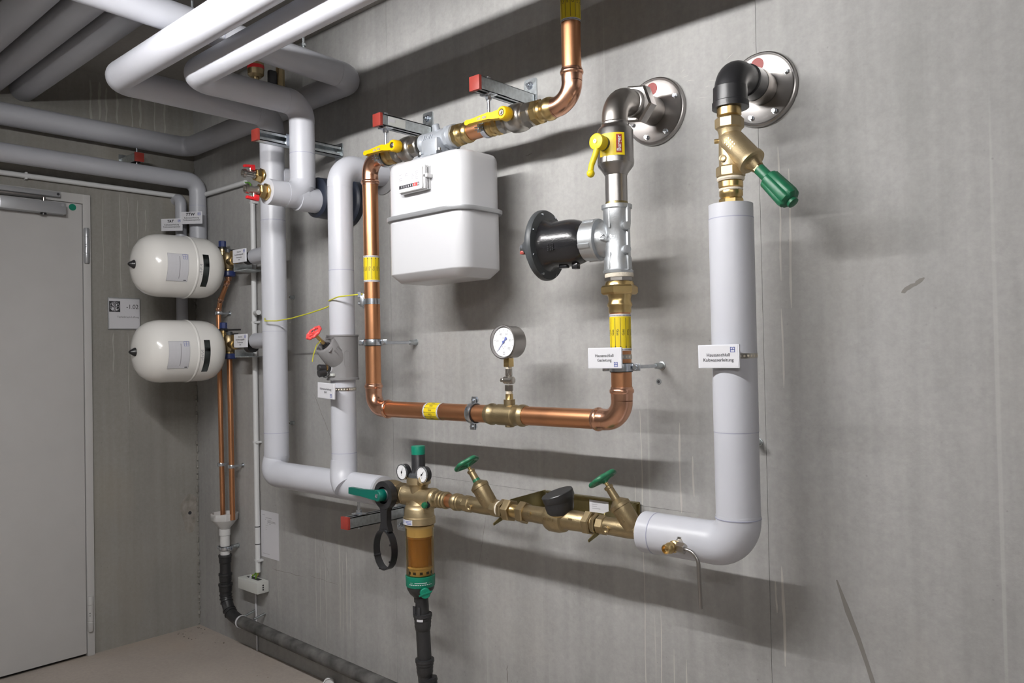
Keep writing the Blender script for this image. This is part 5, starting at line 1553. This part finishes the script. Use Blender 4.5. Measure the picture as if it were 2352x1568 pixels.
def safety_group(z, label, lever):
    X, Y = 0.452, -0.062
    T = Thing('safety_group', label, 'valve', (X, Y, z - 0.06), 'brass valve groups of the vessels')
    T.part('valve_body', MB().lathe((X, Y, z - 0.036), EZ, [(0, 0.020), (0.008, 0.026), (0.050, 0.0265), (0.070, 0.024), (0.080, 0.016)], 28), 'bronze')
    T.part('brass_ring', MB().lathe((X, Y, z - 0.045), EZ, [(0, 0.019), (0.011, 0.019)], 26), 'brass')
    T.part('blue_nut', MB().hexa((X, Y, z - 0.070), (X, Y, z - 0.044), 0.0335, seg=14), 'bluecap', label='dark blue cap nut')
    T.part('top_screw', MB().cyl((X + 0.004, Y, z + 0.04), (X + 0.004, Y, z + 0.058), 0.014, 18), 'darkgrey')
    T.part('side_outlet', MB().cyl((X, Y, z), (X + 0.060, Y - 0.01, z - 0.004), 0.017, 20), 'bronze')
    xs = X - 0.052
    T.part('relief_tube', MB().lathe((xs, Y, z - 0.030), EZ, [(0, 0.011), (0.030, 0.012), (0.032, 0.014), (0.046, 0.014), (0.048, 0.0125), (0.066, 0.0125), (0.067, 0.014), (0.082, 0.014), (0.084, 0.016), (0.100, 0.016)], 22), 'brass')
    T.part('link_tube', MB().tube([(xs, Y, z - 0.024), (xs + 0.02, Y, z - 0.034), (X, Y, z - 0.024)], 0.011, 14), 'bronze')
    T.part('relief_collar', MB().lathe((xs, Y, z + 0.066), EZ, [(0, 0.020), (0.008, 0.021), (0.010, 0.018)], 22), 'black')
    T.part('relief_cap', MB().hexa((xs, Y, z + 0.074), (xs, Y, z + 0.104), 0.0165, seg=8), 'bluecap')
    T.part('guide_arm', MB().tube([(xs + 0.015, Y, z + 0.070), (xs + 0.03, Y, z + 0.060), (X, Y, z + 0.042)], 0.006, 10), 'black')
    if lever:
        T.part('lever', MB().box((xs + 0.095, Y - 0.004, z + 0.066), (0.13, 0.012, 0.008), Matrix.Rotation(0.02, 3, 'Y'), 0.002), 'black')
    T.part('inlet_union', MB().hexa((X + 0.060, Y - 0.01, z - 0.004), (X + 0.095, Y - 0.02, z - 0.004), 0.021, seg=8), 'brass')
    T.part('inlet_plug', MB().box((X + 0.085, Y - 0.016, z + 0.026), (0.028, 0.026, 0.03), bev=0.002), 'brass')
    T.part('plug_cap', MB().box((X + 0.085, Y - 0.016, z + 0.044), (0.024, 0.022, 0.008), bev=0.002), 'black')
    T.part('inlet_pipe', MB().tube([(X + 0.09, Y - 0.02, z - 0.004), (X + 0.16, Y - 0.045, z - 0.004), (0.80, -0.12, z - 0.012)], 0.014, 16), 'bronze')
    T.part('bracket_plate', MB().box((X + 0.22, -0.075, z - 0.062), (0.12, 0.09, 0.004), bev=0.001).box((X + 0.16, -0.075, z - 0.045), (0.004, 0.09, 0.034), bev=0.001), 'galv')
    T.part('tape', MB().lathe((0.772, -0.12, z - 0.016), -EX, [(0, 0.028), (0.035, 0.028)], 24), 'black')
    return T
safety_group(1.812, 'brass valve group with blue caps beside the upper vessel', False)
safety_group(1.424, 'brass valve group with blue caps and black lever beside the lower vessel', True)

# ---------------------------------------------------------------- copper drains, funnel, hose
CY = -0.060
T = Thing('copper_drain_pipe', 'left of two thin copper pipes, with an offset under the upper vessel valve', 'pipe', (0.352, CY, 0.61), 'thin copper drains')
pts = [(0.452, CY, 1.755), (0.452, CY, 1.735), (0.368, CY, 1.628), (0.352, CY, 1.585), (0.352, CY, 1.40), (0.366, CY, 0.598)]
T.part('pipe', MB().tube(path(pts[:1] + pts[1:], 0.02, 6), 0.0115, 20), 'copper')
for p, d in ((V((0.452, CY, 1.745)), -EZ), (V((0.440, CY, 1.720)), V((-0.62, 0, -0.79))), (V((0.380, CY, 1.645)), V((-0.62, 0, -0.79))), (V((0.353, CY, 1.60)), -EZ)):
    T.part('press_bead', MB().lathe(p, d, [(0, 0.0125), (0.004, 0.0150), (0.009, 0.0150), (0.012, 0.0130), (0.022, 0.0128)], 22), 'copper_new')
T = Thing('copper_drain_pipe', 'right of two thin copper pipes, straight from the lower vessel valve', 'pipe', (0.455, CY, 0.61), 'thin copper drains')
T.part('pipe', MB().cyl((0.450, CY, 1.36), (0.458, CY, 0.600), 0.0125, 20), 'copper')
for nm, lab, x, z in (('pipe_clamp', 'small zinc clamp on the left thin copper pipe between the vessels', 0.352, 1.585 - 0.01), ('pipe_clamp', 'small zinc clamp on the left thin copper pipe above the funnel', 0.358, 0.852), ('pipe_clamp', 'small zinc clamp on the right thin copper pipe above the funnel', 0.4555, 0.850)):
    T = Thing(nm, lab, 'clamp', (x, CY, z), 'small drain clamps')
    q = T.part('clamp', MB().lathe((x, CY, z - 0.008), EZ, [(0, 0.0130), (0, 0.0165), (0.003, 0.0178), (0.013, 0.0178), (0.016, 0.0165), (0.016, 0.0130)], 24, cap=(False, False)), 'zinc')
    T.part('lug', MB().box((x + 0.022, CY, z), (0.016, 0.010, 0.014), bev=0.002), 'zinc', q)
    T.part('rod', MB().cyl((x, CY + 0.016, z), (x, 0.0, z), 0.005, 10), 'zinc')
    T.part('wall_plug', MB().cyl((x, -0.004, z), (x, 0, z), 0.011, 14), 'galv')

FXc, FYc = 0.398, -0.068
T = Thing('drain_funnel', 'white octagonal plastic funnel catching the copper drains', 'funnel', (FXc, FYc, 0.43))
def octa(zs):
    mb = MB()
    vs, fs = [], []
    n = 8
    for z, r in zs:
        for i in range(n):
            a = 2 * math.pi * (i + 0.5) / n
            vs.append(V((FXc + r * math.cos(a), FYc + r * 0.93 * math.sin(a), z)))
    for k in range(len(zs) - 1):
        for i in range(n):
            j = (i + 1) % n
            fs.append((k * n + i, k * n + j, (k + 1) * n + j, (k + 1) * n + i))
    return mb.add(vs, fs)
T.part('hopper', octa([(0.548, 0.020), (0.552, 0.024), (0.595, 0.063), (0.598, 0.065), (0.627, 0.066), (0.627, 0.063), (0.598, 0.062), (0.555, 0.022)]), 'white')
T.part('spigot', MB().lathe((FXc, FYc, 0.552), -EZ, [(0, 0.0255), (0.028, 0.0255), (0.030, 0.0225), (0.128, 0.0220)], 30), 'white')
T.part('divider', MB().box((FXc + 0.012, FYc, 0.606), (0.003, 0.10, 0.03)), 'white')
T = wall_clamp('pipe_clamp', 'zinc clamp under the white funnel', (FXc, FYc, 0.462), EZ, 0.0222, (1, 0.2, 0), w=0.016)

T = Thing('drain_hose', 'black drain pipe from the funnel bending along the foot of the wall', 'pipe', (FXc, FYc, 0.12))
hy = -0.075
def sock(p, d, r=0.0245):
    return MB().lathe(p, d, [(0, r), (0.001, r + 0.006), (0.010, r + 0.0068), (0.012, r + 0.0040), (0.018, r + 0.0040), (0.020, r + 0.003), (0.026, r + 0.0038), (0.030, r + 0.0025), (0.036, r + 0.0032), (0.040, r + 0.001), (0.041, r)], 30)
T.part('socket', sock((FXc, FYc, 0.432), -EZ), 'pipe_black')
T.part('pipe', MB().cyl((FXc, FYc, 0.40), (FXc, FYc, 0.245), 0.0245, 28), 'pipe_black')
T.part('socket', sock((FXc, FYc, 0.345), -EZ), 'pipe_black')
T.part('socket', sock((FXc, FYc, 0.297), -EZ, 0.0265), 'pipe_black')
bend = path([(FXc, FYc, 0.26), (FXc, FYc, 0.225), (FXc + 0.055, hy, 0.165), (FXc + 0.14, hy, 0.150)], [0.06, 0.08], 8)
T.part('bend', MB().tube(bend, 0.0262, 28), 'pipe_black')
for k in range(5):
    i = 2 + k * 3
    d = (bend[min(i + 1, len(bend) - 1)] - bend[i - 1]).normalized()
    T.part('bend_rib', MB().lathe(bend[i] - d * 0.003, d, [(0, 0.0262), (0.001, 0.0295), (0.005, 0.0295), (0.006, 0.0262)], 28), 'pipe_black')
T.part('hose_clip', MB().lathe((FXc + 0.150, hy, 0.149), V((1, 0, -0.03)), [(0, 0.0262), (0, 0.0290), (0.008, 0.0290), (0.008, 0.0262)], 28, cap=(False, False)), 'paper', label='white band')
T.part('dusty_pipe', MB().cyl((FXc + 0.13, hy, 0.150), (2.6, hy, 0.112), 0.0262, 32), 'dust', label='dust-covered lower run')
for x_ in (FXc + 0.156, FXc + 0.235):
    T.part('clip_rod', MB().cyl((x_, hy + 0.018, 0.172), (x_ + 0.004, -0.004, 0.186), 0.0055, 10), 'galv')

# ---------------------------------------------------------------- conduits, junction box, paper
def clip(T, x, z):
    T.part('clip', MB().box((x + 0.003, -0.014, z), (0.034, 0.028, 0.010), bev=0.002), 'conduit')
XC = 0.606
T = Thing('conduit', 'white vertical cable conduit on the wall between copper drains and tall pipe', 'conduit', (XC, -0.018, 0.37))
T.part('tube', MB().lathe((XC, -0.018, 0.372), EZ, [(0, 0.0095), (0, 0.0118), (1.735, 0.0118), (1.735, 0.0095), (1.72, 0.009), (0.01, 0.009)], 22, cap=(False, False)), 'conduit')
for z in (2.075, 1.521, 0.969, 0.427):
    clip(T, XC, z)
for z in (0.579, 0.499):
    T.part('black_tie', MB().lathe((XC, -0.018, z), EZ, [(0, 0.0118), (0, 0.0124), (0.004, 0.0124), (0.004, 0.0118)], 20, cap=(False, False)), 'black')
T.part('side_stub', MB().cyl((XC + 0.03, -0.03, 1.562), (XC + 0.085, -0.045, 1.562), 0.011, 18), 'conduit')
T = Thing('conduit', 'grey cable conduit along the wall from the corner to the vertical one', 'conduit', (0.3, -0.018, 2.18))
T.part('tube', MB().cyl((0.02, -0.018, 2.182), (0.545, -0.018, 2.180), 0.0115, 20), 'conduit')
single('earth_wire', MB().tube(path([(0.53, -0.018, 2.181), (0.585, -0.020, 2.172), (0.604, -0.018, 2.13), (0.606, -0.018, 2.09)], 0.02, 5), 0.004, 8), 'cable_g', 'short green-yellow wire bridging the gap between the two conduits', 'wire', (0.53, -0.018, 2.18))
T = Thing('conduit', 'grey cable conduit running over the door', 'conduit', (0.02, -1.5, 2.18))
T.part('tube', MB().cyl((0.018, -0.10, 2.182), (0.018, -4.6, 2.182), 0.0115, 20), 'conduit')
for y_ in (-0.78, -1.6, -2.4):
    T.part('clip', MB().box((0.013, y_, 2.182), (0.026, 0.010, 0.032), bev=0.002), 'conduit')
T = Thing('junction_box', 'pale grey junction box under the vertical conduit with loose wires', 'box', (0.585, -0.03, 0.285))
T.part('box', MB().box((0.585, -0.031, 0.316), (0.170, 0.060, 0.052), bev=0.003), 'boxgrey')
T.part('box_lid_line', MB().box((0.585, -0.0615, 0.335), (0.160, 0.001, 0.0012)), 'faint')
for dz in (-0.010, 0.0, 0.010):
    T.part('knockout', MB().cyl((0.6695, -0.031, 0.316 + dz), (0.6712, -0.031, 0.316 + dz), 0.0038, 12), 'ink')
T.part('cable_entry', MB().box((0.585, -0.026, 0.3425), (0.10, 0.02, 0.002)), 'ink')
for i, (dx, dy, m_) in enumerate(((-0.05, 0.0, 'cable'), (-0.03, -0.01, 'cable_g'), (-0.012, 0.006, 'cable'), (0.0, -0.006, 'cable_g'))):
    T.part('wire', MB().tube([(XC + dx * 0.1, -0.018, 0.385), (XC + dx * 0.3, -0.022 + dy, 0.362), (XC + dx * 0.8, -0.026 + dy, 0.352), (XC + dx * 1.1, -0.026, 0.340)], 0.0024, 8), m_)
T.part('wire_tag', MB().box((0.572, -0.036, 0.348), (0.014, 0.004, 0.022), Matrix.Rotation(0.5, 3, 'Y')), 'paper')
T.part('feed_cable', MB().cyl((0.560, -0.005, 0.29), (0.566, -0.005, 0.0), 0.0045, 10), 'faint')
T = Thing('paper_sheet', 'white printed notice sheet on the wall beside the conduit', 'paper', (0.685, 0, 0.445))
T.part('sheet', MB().box((0.685, -0.0012, 0.5495), (0.150, 0.0010, 0.212)), 'paper')
mb = MB()
o_ = V((0.610, -0.0019, 0.4435))
for x0_, z0_, x1_, z1_ in ((0.012, 0.192, 0.034, 0.1935), (0.040, 0.180, 0.092, 0.1825), (0.036, 0.172, 0.042, 0.1745), (0.056, 0.171, 0.084, 0.1730), (0.056, 0.166, 0.122, 0.1685), (0.056, 0.161, 0.124, 0.1635), (0.054, 0.154, 0.062, 0.1565), (0.070, 0.154, 0.084, 0.1560), (0.040, 0.146, 0.062, 0.1475), (0.040, 0.137, 0.050, 0.1385), (0.040, 0.127, 0.050, 0.1285), (0.012, 0.016, 0.070, 0.0175)):
    bar(mb, x0_, z0_, x1_, z1_, o_, EX, EZ)
for k in range(7):
    bar(mb, 0.018, 0.12 - k * 0.009, 0.020, 0.122 - k * 0.009, o_, EX, EZ)
T.part('sheet_print', mb, 'greyink')

# ================================================================ name plates
def plate(name, label, c, rot, w, h, lines, size, m_logo=True, tilt=0.0, group=None, logo_pos=None, hand=None, strap=None, bold=0.00012):
    """acrylic label holder with printed card; rot turns the plate about the vertical (0 faces -Y)"""
    c = V(c)
    T = Thing(name, label, 'sign', c - EZ * h / 2, group)
    Rm = Matrix.Rotation(rot, 3, 'Z') @ Matrix.Rotation(tilt, 3, 'Y')
    u, v, nrm = Rm @ EX, Rm @ EZ, Rm @ (-EY)
    T.part('holder', MB().box(c, (w + 0.006, 0.006, h + 0.004), Rm, 0.001), 'clear')
    cd = T.part('card', MB().box(c + nrm * 0.0033, (w, 0.0006, h), Rm), 'paper')
    mb = MB()
    o = c + nrm * 0.0040
    for k, (s, dz) in enumerate(lines):
        flat_text(mb, s, size, o + v * dz, u, v, bold=bold)
    T.part('print', mb, 'ink', cd)
    if m_logo:
        lx, lz = logo_pos
        mb = MB()
        ol = o + u * lx + v * lz
        s_ = h * 0.12
        for a, b, cc, d in ((-s_, -s_, -s_ * 0.7, s_), (s_ * 0.7, -s_, s_, s_), (-s_ * 0.15, -s_ * 0.2, s_ * 0.15, s_ * 0.9), (-s_, -s_ * 0.15, s_, s_ * 0.15), (-s_, s_ * 0.75, -s_ * 0.2, s_), (s_ * 0.2, s_ * 0.75, s_, s_), (-s_ * 0.9, -s_, s_ * 0.9, -s_ * 0.75)):
            bar(mb, a, b, cc, d, ol, u, v)
        T.part('logo', mb, 'blueink', cd)
    if hand:
        mb = MB()
        flat_text(mb, hand[0], hand[1], o + u * hand[2] + v * hand[3], u, v, slant=0.25, bold=0.0008)
        T.part('handwriting', mb, 'ink', cd)
    if strap:
        p, ax, r, f = strap
        p, f = V(p), V(f).normalized()
        T.part('strap', MB().lathe(p - V(ax) * 0.006, ax, [(0, r + 0.0003), (0, r + 0.0014), (0.012, r + 0.0014), (0.012, r + 0.0003)], 32, cap=(False, False)), 'nickel')
        mb = MB()
        for k in range(-5, 6):
            q = on_cyl(p, ax, f, r + 0.0016, 0, k * 0.010)
            d = (q - p).normalized()
            mb.lathe(q - d * 0.0004, d, [(0, 0.0028), (0.0005, 0.0028)], 10)
        T.part('strap_holes', mb, 'hemp')
        T.part('mount', MB().box((c + p) / 2 + nrm * r * 0.45, (0.020, max(0.01, (c - p).length - r), 0.03), Rm, 0.001), 'black')
    return T

plate('name_plate', 'white label reading Hausanschluß Gasleitung on the right copper pipe', (2.744, -0.242, 1.334), 0.0, 0.100, 0.050, [('Hausanschluß', 0.006), ('Gasleitung', -0.006)], 0.0108, logo_pos=(0.036, -0.017), strap=((XR, GY, 1.336), EZ, GR, (1, -1, 0)))
plate('name_plate', 'white label reading Hausanschluß Kaltwasserleitung on the thick white pipe', (3.080, -0.262, 1.334), 0.0, 0.098, 0.050, [('Hausanschluß', 0.003), ('Kaltwasserleitung', -0.0085)], 0.0108, logo_pos=(0.036, 0.015), strap=((WX, WY, 1.334), EZ, 0.0515, (1, -0.3, 0)))
plate('name_plate', 'white label reading Kaltwasserleitung RW on the riser below the grey valve', (1.548, -0.280, 1.232), -0.08, 0.108, 0.052, [('Kaltwasserleitung', 0.006), ('RW', -0.006)], 0.0112, logo_pos=(0.038, -0.016), tilt=0.04, strap=((1.545, -0.205, 1.235), EZ, 0.0455, (1, -0.6, 0)))
plate('name_plate', 'front one of two white labels with handwriting in the corner over the vessels', (0.185, -0.105, 2.050), 0.68, 0.100, 0.056, [('Kaltwasserleitung', 0.000), ('Trinkwasserspeicher', -0.011)], 0.0105, logo_pos=(0.038, 0.018), hand=('TTW', 0.020, -0.006, 0.0165), group='corner labels')
plate('name_plate', 'rear one of two white labels with handwriting, half covered in the corner', (0.100, -0.165, 2.020), 0.68, 0.100, 0.056, [('Kaltwasserleitung', 0.000), ('Trinkwasserspeicher', -0.011)], 0.0105, logo_pos=(0.038, 0.018), hand=('TAT', 0.017, -0.006, 0.0165), group='corner labels')
for z, lab in ((1.803, 'small white label at the upper vessel branch'), (1.432, 'small white label at the lower vessel branch')):
    plate('name_plate', lab, (0.752, -0.168, z), 0.08, 0.090, 0.054, [('Zisterne', 0.017), ('Ausdehnungsgefäß', 0.005), ('Trinkwasser', -0.007), ('TW', -0.018)], 0.0088, logo_pos=(0.038, 0.018), group='vessel labels')

# room sign
T = Thing('room_sign', 'square door sign reading -1.02 Technikraum Lüftung with a round black emblem', 'sign', (0, -0.36, 1.505))
yc, zc = -0.3600, 1.582
U_, V_ = EY, EZ
T.part('frame', MB().box((0.004, yc, zc), (0.008, 0.150, 0.152), bev=0.002), 'silver')
cd = T.part('panel', MB().box((0.0082, yc, zc), (0.002, 0.142, 0.142)), 'paper')
o_ = V((0.0095, yc, zc))
mb = MB()
flat_text(mb, '-1.02', 0.030, o_ + U_ * 0.037 + V_ * 0.033, U_, V_, sx=0.95)
flat_text(mb, 'Technikraum Lüftung', 0.0118, o_ + U_ * 0.016 - V_ * 0.016, U_, V_)
T.part('print', mb, 'ink', cd)
eb = T.part('emblem_field', bar(MB(), -0.071, 0.008, -0.020, 0.059, o_, U_, V_), 'ink', cd)
mb = MB()
ec = o_ + U_ * -0.0455 + V_ * 0.0335 + EX * 0.0003
n = 40
vs, fs = [], []
for i in range(n):
    a = 2 * math.pi * i / n
    for r_ in (0.0222, 0.0207):
        vs.append(ec + U_ * r_ * math.cos(a) + V_ * r_ * math.sin(a))
for i in range(n):
    j = (i + 1) % n
    fs.append((2 * i, 2 * i + 1, 2 * j + 1, 2 * j))
mb.add(vs, fs)
bar(mb, -0.0222, -0.0006, 0.0222, 0.0006, ec, U_, V_)
bar(mb, -0.0006, -0.0222, 0.0006, 0.0222, ec, U_, V_)
for qx, qy, poly in ((-1, 1, [(0.004, 0.003), (0.007, 0.012), (0.004, 0.017), (0.010, 0.014), (0.015, 0.010), (0.010, 0.008), (0.009, 0.002)]), (1, 1, [(0.004, 0.002), (0.005, 0.010), (0.003, 0.016), (0.008, 0.013), (0.014, 0.010), (0.009, 0.007), (0.011, 0.002)]), (-1, -1, [(0.003, 0.005), (0.010, 0.004), (0.017, 0.003), (0.013, 0.007), (0.017, 0.012), (0.010, 0.018), (0.004, 0.016)]), (1, -1, [(0.003, 0.004), (0.010, 0.003), (0.007, 0.010), (0.014, 0.014), (0.009, 0.018), (0.003, 0.016)])):
    mb.add([ec + U_ * qx * x + V_ * qy * y for x, y in poly], [tuple(range(len(poly)))])
T.part('emblem_print', mb, 'paper', eb)

# ================================================================ small wall items
def wall_bolt(x, z, label, L=0.035):
    T = Thing('wall_bolt', label, 'bolt', (x, 0, z), 'bolts left in the wall')
    T.part('anchor', MB().lathe((x, 0, z), -EY, [(0, 0.010), (0.003, 0.010), (0.004, 0.0085), (L, 0.0085), (L, 0.006)], 16), 'galv')
    T.part('thread', MB().cyl((x, -L + 0.002, z), (x, -L - 0.004, z), 0.0045, 12), 'steel_d')
wall_bolt(3.050, 1.110, 'zinc anchor bolt right of the thick white pipe', 0.032)
wall_bolt(0.905, 1.618, 'upper short bolt right of the tall white pipe', 0.02)
wall_bolt(0.890, 1.068, 'lower short bolt right of the tall white pipe', 0.02)
T = Thing('wall_bolt', 'small empty plug hole below the right gas clamp', 'plug', (2.754, 0, 1.263))
T.part('plug_ring', MB().lathe((2.754, 0, 1.263), -EY, [(0, 0.0085), (0.0015, 0.0080), (0.0015, 0.0045)], 18, cap=(True, False)), 'galv')
T.part('plug_hole', MB().lathe((2.754, -0.0004, 1.263), -EY, [(0, 0.0048), (0.0003, 0.0048)], 14), 'ink')
for x_, y_, lab in ((1.452, -0.290, 'threaded ceiling rod holding the upper loop near the wall'), (1.452, -0.712, 'threaded ceiling rod between the thick white ceiling pipes')):
    T = Thing('ceiling_rod', lab, 'rod', (x_, y_, 2.49))
    T.part('rod', MB().cyl((x_, y_, 2.475), (x_, y_, ZC), 0.0048, 12), 'galv')
    T.part('nut', MB().hexa((x_, y_, 2.497), (x_, y_, 2.507), 0.0085), 'galv')
T = Thing('plastic_bung', 'white plastic pipe bung on the floor at the lower edge', 'bung', (1.185, -0.035, 0.0))
T.part('bung_body', MB().lathe((1.185, -0.040, 0.024), V((0.75, -0.62, 0.15)), [(0, 0.020), (0.002, 0.0225), (0.020, 0.0225), (0.022, 0.019), (0.018, 0.018)], 26), 'white')
T.part('bung_rim', MB().lathe((1.170, -0.028, 0.021), V((0.75, -0.62, 0.15)), [(0, 0.020), (0.018, 0.020)], 24), 'boxgrey')

# marks that belong to the main wall: pencil note, lime runs, scuffs
WBO = V((RX / 2, 0.11, 0))
def wall_mark(name, mb, m):
    return obj(name, mb, m, wb, WBO)
def strip(mb, pts, w, y=-0.00035):
    n = len(pts)
    vs, fs = [], []
    for i, (x, z) in enumerate(pts):
        a = pts[max(i - 1, 0)]
        b = pts[min(i + 1, n - 1)]
        d = V((b[0] - a[0], 0, b[1] - a[1])).normalized()
        nn = V((-d.z, 0, d.x))
        ww = w * (0.55 + 0.45 * random.random()) * (0.3 if i in (0, n - 1) else 1)
        vs += [V((x, y, z)) + nn * ww, V((x, y, z)) - nn * ww]
    fs = [(2 * i, 2 * i + 1, 2 * i + 3, 2 * i + 2) for i in range(n - 1)]
    return mb.add(vs, fs)
for x, z0, z1, w in ((1.045, 0.62, 0.20, .0016), (1.075, 0.50, 0.22, .0012), (1.115, 0.66, 0.15, .0014), (1.215, 0.60, 0.22, .0022), (1.235, 0.52, 0.2, .0014), (1.262, 0.56, 0.24, .0026), (1.285, 0.50, 0.22, .0018), (2.690, 1.18, 0.36, .0022), (2.668, 0.99, 0.80, .0012), (2.722, 0.60, 0.40, .0012), (2.742, 0.62, 0.36, .0022), (2.782, 0.52, 0.36, .0016), (2.822, 0.50, 0.34, .0020), (2.836, 0.44, 0.34, .0012), (2.817, 1.15, 0.90, .0040), (2.857, 1.06, 0.95, .0030), (3.103, 0.80, 0.55, .0050), (3.085, 0.76, 0.68, .0030), (3.120, 1.86, 1.52, .0030), (3.145, 1.80, 1.45, .0036), (3.118, 1.45, 1.25, .0028), (0.745, 0.90, 0.25, .0010)):
    mb = MB()
    n = max(5, int(abs(z0 - z1) / 0.03))
    strip(mb, [(x + 0.0016 * math.sin(i * 0.5 + x * 30) + random.uniform(-.0006, .0006), z0 + (z1 - z0) * i / n) for i in range(n + 1)], w)
    wall_mark('lime_run', mb, 'lime')
mb = MB()
strip(mb, [(3.238, 0.79), (3.262, 0.72), (3.285, 0.66), (3.305, 0.60), (3.335, 0.50), (3.36, 0.42)], 0.0075)
wall_mark('scuff_mark', mb, 'scuff')
for k in range(22):
    x, z = 2.93 + random.uniform(-0.12, 0.14), 2.06 + random.uniform(-0.06, 0.07)
    a = random.uniform(-0.25, 0.15) if k < 15 else random.uniform(-1, 1)
    L = random.uniform(0.008, 0.03)
    strip(mb := MB(), [(x, z), (x + L * 0.5 * math.cos(a), z + L * 0.5 * math.sin(a) + 0.001), (x + L * math.cos(a), z + L * math.sin(a))], 0.0009)
    wall_mark('scratch', mb, 'lime')
for (xa, za, xb, zb_, w) in ((1.05, 1.20, 1.20, 0.97, .0016), (1.09, 0.58, 1.14, 0.44, .0012), (2.06, 0.80, 2.02, 0.62, .0008), (1.0, 0.42, 1.2, 0.415, .0012), (0.70, 0.40, 0.95, 0.405, .0012), (2.145, 0.32, 2.146, 0.26, .002), (3.40, 1.47, 3.45, 1.50, .005), (3.35, 0.53, 3.36, 0.50, .002), (2.0, 1.92, 2.005, 1.925, .001), (2.27, 1.99, 2.30, 1.995, .0012)):
    n = 8
    strip(mb := MB(), [(xa + (xb - xa) * i / n + random.uniform(-.002, .002), za + (zb_ - za) * i / n + random.uniform(-.002, .002)) for i in range(n + 1)], w)
    wall_mark('scuff_mark', mb, 'scuff')
strip(mb := MB(), [(1.60 + i * 0.09, 0.9135 - 0.0006 * i) for i in range(15)], 0.0005)
wall_mark('pencil_line', mb, 'pencil')
mb = MB()
flat_text(mb, '1 blau', 0.034, (1.372, -0.0004, 1.990), EX, EZ, slant=0.5, sx=1.3)
strip(mb, [(1.34, 1.962), (1.38, 1.968), (1.415, 1.966)], 0.0006)
strip(mb, [(1.342, 1.946), (1.37, 1.952), (1.41, 1.955)], 0.0006)
wall_mark('pencil_note', mb, 'pencil')
# debris on the floor
mb = MB()
for k in range(60):
    x, y = random.uniform(0.05, 2.2), -abs(random.gauss(0, 0.35)) - 0.03
    if k < 18:
        x, y = random.uniform(0.03, 0.2), random.uniform(-0.14, -0.02)
    s_ = random.uniform(0.0008, 0.0032)
    mb.box((x, y, s_ * 0.3), (s_ * 2, s_ * 1.4, s_ * 0.8), Matrix.Rotation(random.uniform(0, 3), 3, 'Z') @ Matrix.Rotation(random.uniform(-0.4, 0.4), 3, 'X'))
single('floor_debris', mb, 'dirt', 'small crumbs of dry mortar and dirt scattered on the concrete floor', 'debris', (0.8, -0.4, 0), kind='stuff')
